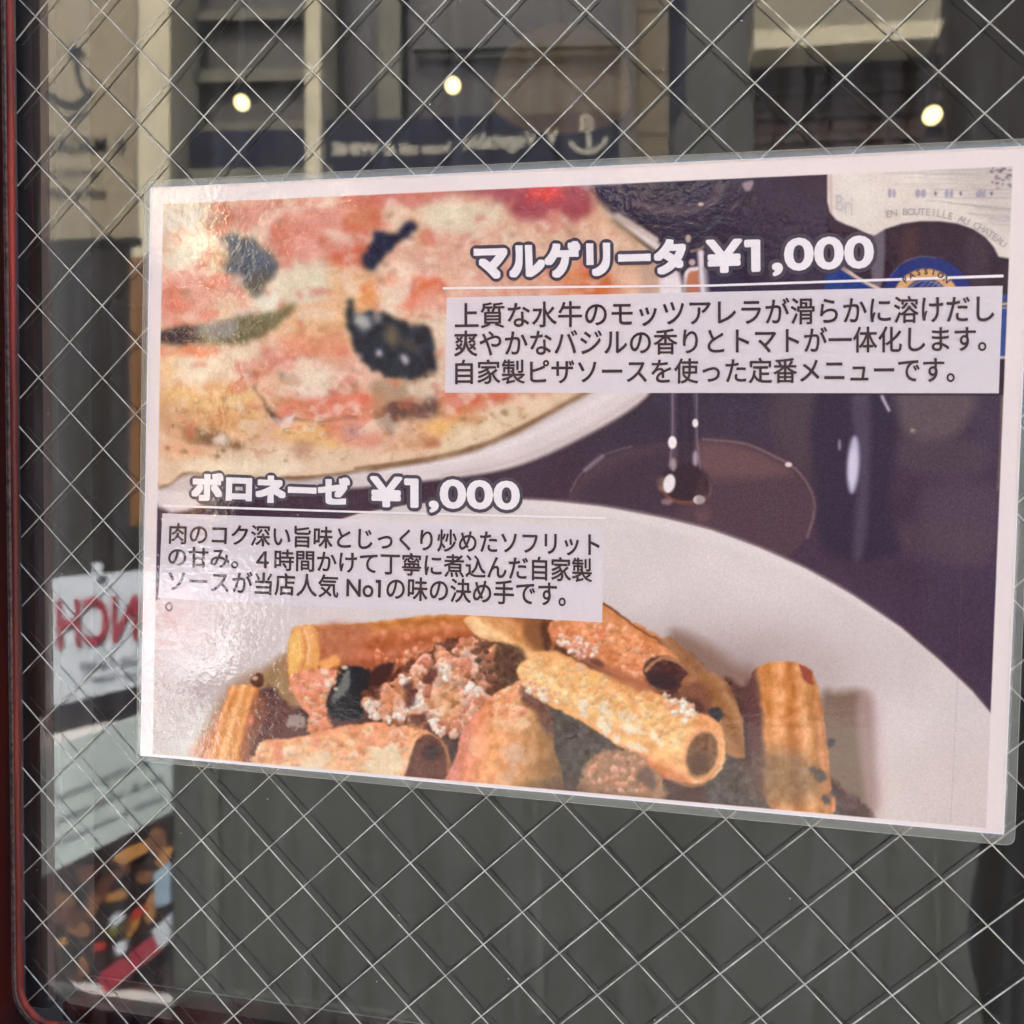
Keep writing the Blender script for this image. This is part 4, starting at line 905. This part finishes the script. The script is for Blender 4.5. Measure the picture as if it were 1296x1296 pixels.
# clear film over everything, its border sealed round the paper
def rrect(quad, r, n=8):
    q = [np.array(p, float) for p in quad]; out = []
    for i in range(4):
        p, a_, b_ = q[i], q[i - 1], q[(i + 1) % 4]
        ua = (a_ - p) / np.linalg.norm(a_ - p); ub = (b_ - p) / np.linalg.norm(b_ - p)
        for k in range(n + 1):
            t = k / n; out.append(((1 - t) ** 2) * (p + ua * r) + 2 * t * (1 - t) * p + t * t * (p + ub * r))
        m_ = 24
        for k in range(1, m_): out.append((p + ub * r) * (1 - k / m_) + (b_ - ub * r) * k / m_)
    return np.array(out)
FILM = [(183, 229), (1318, 174.5), (1284, 1070.5), (172.5, 962.5)]
outer = rrect(FILM, 13)
grid_patch('clear_film', PAPER, 90, 60, lambda x, y: pp(x, y, .00030), M_film, menu)
cen = np.array(PAPER, float).mean(0)
def on_paper(p):
    d = p - cen; best = 1.0
    q = np.array(PAPER, float)
    for i in range(4):
        a_, b_ = q[i], q[(i + 1) % 4]; e_ = b_ - a_; den = d[0] * e_[1] - d[1] * e_[0]
        if abs(den) < 1e-9: continue
        t = ((a_[0] - cen[0]) * e_[1] - (a_[1] - cen[1]) * e_[0]) / den
        if 0 < t < best: best = t
    return cen + d * best
V = []; n = len(outer)
for ring in range(5):
    t = ring / 4
    for p in outer:
        i_ = on_paper(p); v = i_ * (1 - t) + p * t
        V.append(pp(v[0], v[1], .00030 * (1 - t) - .0003 * math.sin(t * math.pi) * .6))
Fc = [(r * n + i, r * n + (i + 1) % n, (r + 1) * n + (i + 1) % n, (r + 1) * n + i) for r in range(4) for i in range(n)]
mesh_obj('film_border', V, Fc, M_rim, menu, smooth=True)['label'] = 'sealed see-through laminate margin round the paper'
def loop_tube(name, pts, r, lay, m, parent, k=5):
    P = [pp(p[0], p[1], lay) for p in pts]; V = []; n = len(P)
    for i in range(n):
        d = P[(i + 1) % n] - P[i - 1]; d /= np.linalg.norm(d); a1 = np.array([0, 1.0, 0]); a2 = np.cross(d, a1)
        for j in range(k):
            t = 2 * math.pi * j / k; V.append(P[i] + (a1 * math.cos(t) + a2 * math.sin(t)) * r)
    return mesh_obj(name, V, [(i * k + j, i * k + (j + 1) % k, ((i + 1) % n) * k + (j + 1) % k, ((i + 1) % n) * k + j) for i in range(n) for j in range(k)], m, parent, smooth=True)
loop_tube('film_edge', outer, .00006, 0.0, M_rimedge, menu)
M_pedge = mat('paper_edge', (.85, .83, .84), rough=.8, vary=.03)
loop_tube('paper_edge', rrect(PAPER, .6, 2), .00012, .0001, M_pedge, menu)
M_tape = M_rim

# ================================================================== the street in front, seen mirrored in the glass
def slab(name, quad, D, depth, m, parent=None, Ds=None):
    """a solid whose glass-facing face covers the mirrored quad, D metres out, going back by depth"""
    Ds = Ds or [D] * len(quad)
    Fp = [street(x, y, d) for (x, y), d in zip(quad, Ds)]; Bp = [p + np.array([0, -depth, 0]) for p in Fp]
    V = Fp + Bp
    n = len(quad); Fc = [tuple(range(n)), tuple(range(2 * n - 1, n - 1, -1))] + [(i, n + i, n + (i + 1) % n, (i + 1) % n) for i in range(n)]
    return mesh_obj(name, V, Fc, m, parent)
def on_street(D, off=.004):
    return lambda x, y: street(x, y, D) + np.array([0, off, 0])
def px_stroke(name, pts, w, D, m, parent, off=.006):
    p = [np.array(v, float) for v in pts]; V = []
    for i in range(len(p)):
        d = p[min(i + 1, len(p) - 1)] - p[max(i - 1, 0)]; d /= np.linalg.norm(d) + 1e-9; nn = np.array([-d[1], d[0]])
        ww = w[i] if isinstance(w, (list, tuple)) else w
        for s_ in (-1, 1):
            q_ = p[i] + nn * ww / 2 * s_; V.append(street(q_[0], q_[1], D) + np.array([0, off, 0]))
    return mesh_obj(name, V, [(2 * i, 2 * i + 1, 2 * i + 3, 2 * i + 2) for i in range(len(p) - 1)], m, parent)

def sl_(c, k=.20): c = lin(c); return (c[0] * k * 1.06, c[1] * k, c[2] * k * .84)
D1 = 4.0
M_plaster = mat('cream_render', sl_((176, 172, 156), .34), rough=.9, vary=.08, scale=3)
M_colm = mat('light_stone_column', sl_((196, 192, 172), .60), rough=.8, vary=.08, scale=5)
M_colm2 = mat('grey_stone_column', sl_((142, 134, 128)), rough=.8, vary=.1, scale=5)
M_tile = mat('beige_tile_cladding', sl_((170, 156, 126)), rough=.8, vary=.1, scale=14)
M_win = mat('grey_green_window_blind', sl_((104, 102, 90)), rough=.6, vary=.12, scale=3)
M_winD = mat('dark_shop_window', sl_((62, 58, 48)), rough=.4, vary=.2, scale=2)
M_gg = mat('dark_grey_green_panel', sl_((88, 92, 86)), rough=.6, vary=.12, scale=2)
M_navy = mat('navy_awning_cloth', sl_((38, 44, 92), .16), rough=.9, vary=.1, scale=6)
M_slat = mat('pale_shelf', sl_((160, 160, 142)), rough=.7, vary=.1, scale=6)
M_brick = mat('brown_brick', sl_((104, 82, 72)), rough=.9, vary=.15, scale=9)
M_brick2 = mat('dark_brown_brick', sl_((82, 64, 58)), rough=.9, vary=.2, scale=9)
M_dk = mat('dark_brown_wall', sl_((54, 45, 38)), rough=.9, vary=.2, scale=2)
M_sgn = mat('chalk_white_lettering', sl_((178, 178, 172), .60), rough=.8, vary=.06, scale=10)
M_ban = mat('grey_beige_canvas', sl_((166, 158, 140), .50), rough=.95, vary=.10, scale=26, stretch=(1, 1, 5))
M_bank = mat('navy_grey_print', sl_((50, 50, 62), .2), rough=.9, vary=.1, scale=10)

bld = thing('opposite_building', 'cream and brown building across the street mirrored in the upper glass', 'building')
slab('wall', [(-500, -200), (1900, -260), (1900, 1500), (-500, 1500)], D1 + .45, .3, M_dk, bld)
slab('added_ground_screen', [(-500, 760), (1900, 760), (1900, 1400), (-500, 1400)], 3.1, .2, M_dk, bld)  # added dark wall, hides the sunlit ground from the mirrored view
slab('column', [(166, -200), (214, -200), (214, 660), (166, 660)], D1, .3, M_colm, bld)
slab('window_blind', [(214, -200), (387, -200), (387, 214), (214, 214)], D1 + .30, .05, M_win, bld)
for y0, y1, x0, x1 in ((10, 22, 218, 380), (84, 100, 218, 385), (152, 166, 216, 387)):
    slab('shelf', [(x0, y0 + 4), (x1, y0), (x1, y1), (x0, y1 + 4)], D1 + .24, .04, M_slat, bld)
slab('awning_valance', [(214, 166), (387, 163), (387, 213), (214, 216)], D1 + .2, .04, M_navy, bld)
slab('ledge', [(214, 214), (420, 210), (420, 235), (214, 240)], D1 + .1, .1, M_slat, bld)
slab('column', [(386, -200), (405, -200), (405, 240), (386, 240)], D1 + .05, .25, M_colm, bld)
slab('shop_window', [(405, -200), (786, -200), (786, 240), (405, 240)], D1 + .30, .05, M_winD, bld)
slab('window_post', [(478, -200), (506, -200), (506, 152), (478, 152)], D1 + .2, .06, M_slat, bld)
slab('shelf', [(520, 55), (786, 48), (786, 56), (520, 62)], D1 + .22, .05, M_gg, bld)
slab('column', [(785, -200), (806, -200), (806, 260), (785, 260)], D1, .3, M_colm2, bld)
slab('tiled_pier', [(806, -200), (846, -200), (846, 260), (806, 260)], D1 + .04, .3, M_tile, bld)
for k in range(16):
    slab('tile', [(807.5 + 9.8 * (j := (k % 4)), -60 + 78 * (k // 4)), (816 + 9.8 * j, -60 + 78 * (k // 4)), (816 + 9.8 * j, 12 + 78 * (k // 4)), (807.5 + 9.8 * j, 12 + 78 * (k // 4))], D1 + .035, .03, M_tile, bld)
slab('panel', [(846, -200), (955, -200), (955, 260), (846, 260)], D1 + .2, .1, M_gg, bld)
slab('panel', [(850, -200), (868, -200), (868, 120), (850, 150)], D1 + .17, .03, M_navy, bld)
slab('fascia', [(955, -200), (1210, -200), (1188, 40), (955, 52)], D1 + .1, .3, M_plaster, bld)
slab('cornice', [(955, 38), (1195, 24), (1188, 46), (955, 62)], D1 + .0, .3, M_colm, bld)
slab('brick_wall', [(955, 60), (1200, 44), (1200, 300), (955, 300)], D1 + .22, .2, M_brick2, bld)
bm_ = None
for r in range(10):
    for c in range(5):
        x0 = 958 + c * 48 - (24 if r % 2 else 0); y0 = 66 + r * 15 - c * 2
        xa, xb = max(x0, 956), min(x0 + 44, 1198)
        if xb - xa < 6: continue
        slab('brick', [(xa, y0), (xb, y0 - 2), (xb, y0 + 10), (xa, y0 + 12)], D1 + .19, .05, M_brick, bld)
sign = thing('navy_sign', 'navy fascia sign with pale lettering and anchor, mirrored above the menu', 'sign')
slab('board', [(405, 152), (786, 140), (786, 235), (405, 235)], D1 + .12, .05, M_navy, sign)
fsg = on_street(D1 + .12, .006)
def mtext(name, s, xr, xl, yt, yb, dy, fn, m, parent, off=.02):
    """lettering whose mirror image runs from xr leftwards to xl"""
    return text_on(name, s, [(xr, yt), (xl, yt + dy), (xl, yb + dy), (xr, yb)], fn, m, parent, offset=off)
mtext('lettering', 'V', 707, 690, 163, 183, 1, fsg, M_sgn, sign, .05)
mtext('lettering', 'Vegetable', 680, 586, 166, 192, 3, fsg, M_sgn, sign, .03)
mtext('lettering', 'house café', 570, 505, 178, 194, 2, fsg, M_sgn, sign, .03)
mtext('lettering', '& WINE', 500, 420, 180, 196, 1, fsg, M_sgn, sign, .05)
def anchor(cx, cy, h, m, parent, D, w, tilt=0.0):
    ca, sa = math.cos(tilt), math.sin(tilt)
    T = lambda x, y: (cx + h * (x * ca - y * sa), cy + h * (x * sa + y * ca))
    px_stroke('anchor_ring', [T(.13 * math.cos(t), -.42 + .13 * math.sin(t)) for t in np.linspace(0, 6.4, 16)], w * .8, D, m, parent)
    px_stroke('anchor_stock', [T(-.2, -.2), T(0, -.19), T(.2, -.2)], w, D, m, parent)
    px_stroke('anchor_shank', [T(0, -.3), T(.02, 0), T(0, .4)], w * 1.1, D, m, parent)
    px_stroke('anchor_arms', [T(.5 * math.sin(t), .02 + .42 * math.cos(t)) for t in np.linspace(-1.35, 1.35, 14)], [w * q for q in (1.6, 1, .9, .9, 1, 1.1, 1.2, 1.2, 1.1, 1, .9, .9, 1, 1.6)], D, m, parent)
anchor(744, 172, 46, M_sgn, sign, D1 + .12, 5, -.12)

ban = thing('canvas_banner', 'grey canvas banner printed with a navy anchor, mirrored at the upper left', 'banner')
slab('cloth', [(50, -200), (170, -200), (170, 303), (50, 307)], 1.7, .01, M_ban, ban)
px_stroke('anchor_head', [(86, 66), (98, 64), (108, 68)], [8, 9, 3], 1.7, M_bank, ban)
px_stroke('anchor_shank', [(92, 54), (96, 75), (97, 92), (103, 108), (112, 118)], [5, 5.5, 5, 6, 5], 1.7, M_bank, ban)
px_stroke('anchor_arm', [(56, 118), (66, 121), (78, 130), (92, 133), (104, 126), (118, 114)], [5, 6, 7, 8, 7, 4], 1.7, M_bank, ban)
px_stroke('anchor_fluke', [(84, 152), (98, 145), (112, 139)], [5, 5, 2], 1.7, M_bank, ban)
fb = on_street(1.7, .006)
mtext('lettering', 'IL MAGAT', 156, 58, 172, 193, 0, fb, M_bank, ban, 0.01)
mtext('lettering', 'BISTRO', 122, 66, 214, 222, 1, fb, M_bank, ban)
mtext('lettering', 'BAR & CAFE', 132, 56, 238, 249, 1, fb, M_bank, ban)
slab('batten', [(50, 303), (172, 299), (172, 309), (50, 313)], 1.69, .02, M_dk, ban)

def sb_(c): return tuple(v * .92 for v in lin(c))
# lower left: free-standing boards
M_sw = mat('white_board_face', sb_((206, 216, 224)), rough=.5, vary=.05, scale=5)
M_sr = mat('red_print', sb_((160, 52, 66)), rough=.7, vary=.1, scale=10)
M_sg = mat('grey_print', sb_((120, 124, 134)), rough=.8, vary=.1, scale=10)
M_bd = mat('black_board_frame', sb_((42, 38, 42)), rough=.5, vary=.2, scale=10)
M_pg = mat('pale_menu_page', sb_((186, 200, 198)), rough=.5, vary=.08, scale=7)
lb = thing('lunch_board', 'white board with red LUNCH lettering, mirrored at the left edge of the glass', 'sign board')
DL = 1.42
slab('panel', [(61, 733), (260, 716), (260, 848), (61, 897)], DL, .02, M_sw, lb)
slab('frame', [(58, 897), (260, 848), (260, 885), (58, 932)], DL - .01, .03, M_bd, lb)
fl = on_street(DL, .005)
text_on('lettering', 'LUNCH', [(232, 748), (70, 758), (72, 823), (232, 803)], fl, M_sr, lb, offset=.02)
text_on('lettering', '11:30-14:00', [(196, 826), (100, 838), (101, 850), (196, 838)], fl, M_sg, lb, offset=.02)
text_on('lettering', 'Last Order', [(178, 846), (112, 855), (112, 864), (178, 855)], fl, M_sg, lb, offset=.02)
px_stroke('clip', [(125, 712), (126, 730)], 12, DL, M_sw, lb, .012)
mb = thing('menu_board', 'pale menu page above dark food photographs, mirrored at the lower left', 'sign board')
DM = 1.36
slab('page', [(34, 959), (216, 890), (216, 1028), (34, 1120)], DM, .02, M_pg, mb)
fm = on_street(DM, .004)
for k in range(3):
    text_on('lettering', 'pasta & wine menu'[k * 2:], [(204, 1003 - 26 * k), (70, 1062 - 30 * k), (70, 1074 - 30 * k), (204, 1013 - 26 * k)], fm, M_sg, mb, offset=.01)
M_photo = mat('dark_food_photograph', sb_((62, 40, 34)), rough=.6, scale=14, col2=sb_((26, 22, 22)))
slab('photo_panel', [(34, 1120), (216, 1028), (216, 1450), (34, 1450)], DM, .02, M_photo, mb)
gr = random.Random(11)
fc = [mat('food_' + n, lin(c), rough=.6, vary=.25, scale=60) for n, c in (('ochre', (170, 122, 66)), ('tan', (118, 80, 52)), ('brown', (84, 48, 34)), ('cream', (206, 184, 150)), ('green', (110, 110, 50)), ('red', (170, 50, 40)))]
def blob(x, y, rx, ry, m, ang=0, D=DM):
    pts = []
    for k in range(14):
        t = 2 * math.pi * k / 14; r = 1 + gr.uniform(-.22, .22)
        u_, v_ = rx * r * math.cos(t), ry * r * math.sin(t)
        pts.append((x + u_ * math.cos(ang) - v_ * math.sin(ang), y + u_ * math.sin(ang) + v_ * math.cos(ang)))
    P = [street(a_, b_, D) + np.array([0, .004 + gr.random() * .004, 0]) for a_, b_ in pts]
    mesh_obj('dish_print', P, [tuple(range(len(P)))], m, mb)
for x, y, rx, ry, ci, an in ((165, 1080, 26, 9, 0, -.5), (200, 1065, 12, 16, 1, .3), (208, 1085, 9, 18, 0, .3), (118, 1145, 9, 20, 1, .3), (80, 1140, 14, 10, 1, .2), (88, 1160, 20, 14, 2, 0),
                             (100, 1175, 16, 10, 1, .4), (79, 1192, 7, 6, 0, 0), (130, 1125, 10, 16, 2, .4), (148, 1135, 16, 6, 0, -.3), (165, 1172, 9, 14, 0, .5), (146, 1176, 8, 12, 4, .4),
                             (127, 1198, 8, 5, 5, -.3), (190, 1150, 6, 22, 0, .1), (176, 1155, 14, 5, 5, -.6), (105, 1225, 8, 14, 1, .3), (92, 1250, 8, 16, 2, .5), (66, 1170, 8, 22, 2, .1),
                             (140, 1240, 14, 6, 1, -.5), (70, 1230, 10, 12, 2, .3), (150, 1105, 20, 7, 2, -.5), (110, 1105, 14, 9, 2, -.4), (183, 1110, 10, 9, 1, 0)):
    blob(x, y, rx, ry, fc[ci], an)
red = thing('red_menu_case', 'red and white menu case low in the mirrored street', 'case')
slab('red_edge', [(122, 1238), (198, 1184), (206, 1202), (130, 1262)], DM - .02, .02, M_sr, red)
slab('white_face', [(190, 1180), (214, 1158), (214, 1192), (200, 1204)], DM - .03, .01, M_sw, red)
slab('blue_white_face', [(192, 1108), (213, 1092), (213, 1145), (195, 1150)], DM - .03, .01, mat('pale_blue_print', sb_((160, 186, 206)), vary=.15, scale=20), red)
slab('white_tab', [(136, 1165), (150, 1158), (154, 1166), (138, 1176)], DM - .03, .01, M_sw, red)
slab('white_tab', [(142, 1200), (158, 1194), (156, 1208), (146, 1212)], DM - .03, .01, M_sw, red)

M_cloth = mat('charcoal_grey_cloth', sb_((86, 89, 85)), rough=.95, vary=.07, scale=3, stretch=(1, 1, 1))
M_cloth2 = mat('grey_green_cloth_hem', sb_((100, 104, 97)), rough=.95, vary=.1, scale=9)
ct = thing('grey_cloth_stand_in', 'made-up charcoal cloth standing in for the grey shape mirrored below the menu', 'curtain')  # invented cloth in place of an unidentified dark grey reflection
CD = 1.3
pts = [(217, 925), (1246, 925), (1247, 1040), (1240, 1090), (1232, 1120), (1226, 1165), (1228, 1210), (1240, 1260), (1250, 1330), (1262, 1420), (217, 1420)]
slab('cloth', pts, CD, .02, M_cloth, ct)
slab('hem', [(217, 1262), (300, 1258), (520, 1290), (660, 1330), (660, 1420), (217, 1420)], CD - .006, .005, M_cloth2, ct)
slab('fold', [(255, 925), (275, 925), (277, 1262), (262, 1262)], CD - .004, .003, M_cloth2, ct)
slab('fold', [(672, 925), (678, 925), (690, 1290), (680, 1290)], CD - .004, .003, M_cloth2, ct)
slab('fold', [(1175, 925), (1180, 925), (1196, 1290), (1190, 1290)], CD - .004, .003, M_cloth2, ct)

bp_ = thing('added_black_screen', 'added black panel that darkens the far right of the mirrored view', 'panel')  # added panel, put in to keep bright ground out of the reflection
slab('panel', [(1215, 420), (1900, 420), (1900, 1700), (1215, 1700)], 1.5, .04, mat('matt_black_panel', (.012, .012, .011), rough=.8), bp_)
slab('frame', [(1215, 405), (1900, 405), (1900, 420), (1215, 420)], 1.49, .06, M_dk, bp_)
M_road = mat('pale_pavement', (.38, .37, .35), rough=.9, vary=.2, scale=3, bump=.3)
GZ = -1.45
tag(mesh_obj('street', [(-40, -40, GZ), (40, -40, GZ), (40, 40, GZ), (-40, 40, GZ)], [(0, 1, 2, 3)], M_road), kind='structure')

# ================================================================== the dim room behind the glass
M_room = mat('dark_room_wall', (.030, .024, .018), rough=.9, vary=.3, scale=1.5)
M_shop = mat('shop_front_render', (.32, .29, .26), rough=.9, vary=.1, scale=3)
sw = thing('shop_front', 'rendered shop wall that the wired glass door is set in', 'wall')
TY0, TY1 = -.018, .10
box('wall', (-3.0, TY0, GZ), (XL - .058, TY1, .90), M_shop, sw)
box('wall', (XR + .0, TY0, GZ), (3.5, TY1, .90), M_shop, sw)
box('wall', (XL - .058, TY0, ZT), (XR, TY1, .90), M_shop, sw)
box('wall', (XL - .058, TY0 + .004, GZ), (XR, TY1, ZB - .058), M_shop, sw)
def room():
    x0, x1, y0, y1, z0, z1 = -3.0, 3.5, TY1, 4.2, GZ + .01, .88
    V = [(x0, y0, z0), (x1, y0, z0), (x1, y1, z0), (x0, y1, z0), (x0, y0, z1), (x1, y0, z1), (x1, y1, z1), (x0, y1, z1)]
    o_ = mesh_obj('room_walls', V, [(2, 3, 7, 6), (1, 2, 6, 5), (3, 0, 4, 7), (4, 5, 6, 7), (0, 1, 2, 3)], M_room)
    tag(o_, kind='structure')
room()
def emit(name, col, st):
    m = bpy.data.materials.new(name); m.use_nodes = True; N, L = nod(m); b = N['Principled BSDF']
    b.inputs['Emission Color'].default_value = (*col, 1); b.inputs['Emission Strength'].default_value = st; b.inputs['Base Color'].default_value = (.8, .7, .5, 1)
    return m
M_bulb = emit('lit_bulb', (1, .80, .34), .26)
M_halo = mat('lamp_collar', (.05, .04, .03), rough=.5)
import bmesh
def sphere(name, c, r, m, parent, sc=(1, 1, 1)):
    bm = bmesh.new(); bmesh.ops.create_uvsphere(bm, u_segments=20, v_segments=12, radius=r); me = bpy.data.meshes.new(name)
    for v in bm.verts: v.co = Vector((v.co.x * sc[0], v.co.y * sc[1], v.co.z * sc[2]))
    bm.to_mesh(me); bm.free(); me.materials.append(m); me.polygons.foreach_set('use_smooth', [True] * len(me.polygons))
    o_ = bpy.data.objects.new(name, me); o_.location = c; COL.objects.link(o_); o_.parent = parent; return o_
for px_, py_, r, lab in ((306, 130, .0145, 'round lit bulb inside, left of the three, by the pale window frame'), (573, 108, .0145, 'round lit bulb inside, middle one, beside the amber shade'), (1180, 146, .015, 'round lit bulb inside, rightmost, against the dark brown corner')):
    t = thing('ceiling_bulb', lab, 'lamp', 'lit bulbs hanging in the room')
    P = at_y(px_, py_, 1.2); sphere('bulb', tuple(P), r, M_bulb, t)
    rod('socket', P + np.array([0, 0, r * .9]), P + np.array([0, 0, r * .9 + .05]), .011, M_halo, t, 12)
    rod('cord', P + np.array([0, 0, r + .05]), (P[0], P[1], 0.88), .003, M_halo, t, 6)
# amber pendant shade
M_shade = emit('amber_lamp_shade', (.85, .45, .08), .003)
sh = thing('pendant_shade', 'wide amber pendant lamp shade hanging in the room right of the middle bulb', 'lamp')
Pc = at_y(712, 58, 1.4); V = []; nn = 40; prof = [(.01, .0), (.07, -.004), (.11, -.018), (.135, -.045), (.145, -.09), (.148, -.12)]
for r, z in prof:
    for k in range(nn): V.append((Pc[0] + r * math.cos(2 * math.pi * k / nn), Pc[1] + r * math.sin(2 * math.pi * k / nn), Pc[2] + z))
mesh_obj('shade', V, [(a_ * nn + k, a_ * nn + (k + 1) % nn, (a_ + 1) * nn + (k + 1) % nn, (a_ + 1) * nn + k) for a_ in range(len(prof) - 1) for k in range(nn)], M_shade, sh, smooth=True)
rod('cord', Pc, (Pc[0], Pc[1], 0.88), .004, M_halo, sh, 6)
# ochre post and brown panel behind the left of the sheet
M_och = mat('ochre_wood_post', lin((112, 76, 36)), rough=.5, vary=.15, scale=4, stretch=(6, 1, .5))
wp = slab('wood_post', [(163, 324), (200, 324), (200, 665), (163, 665)], 1.62, .03, M_och)
tag(wp, 'ochre wooden post mirrored just left of the menu, below the canvas banner', 'post')
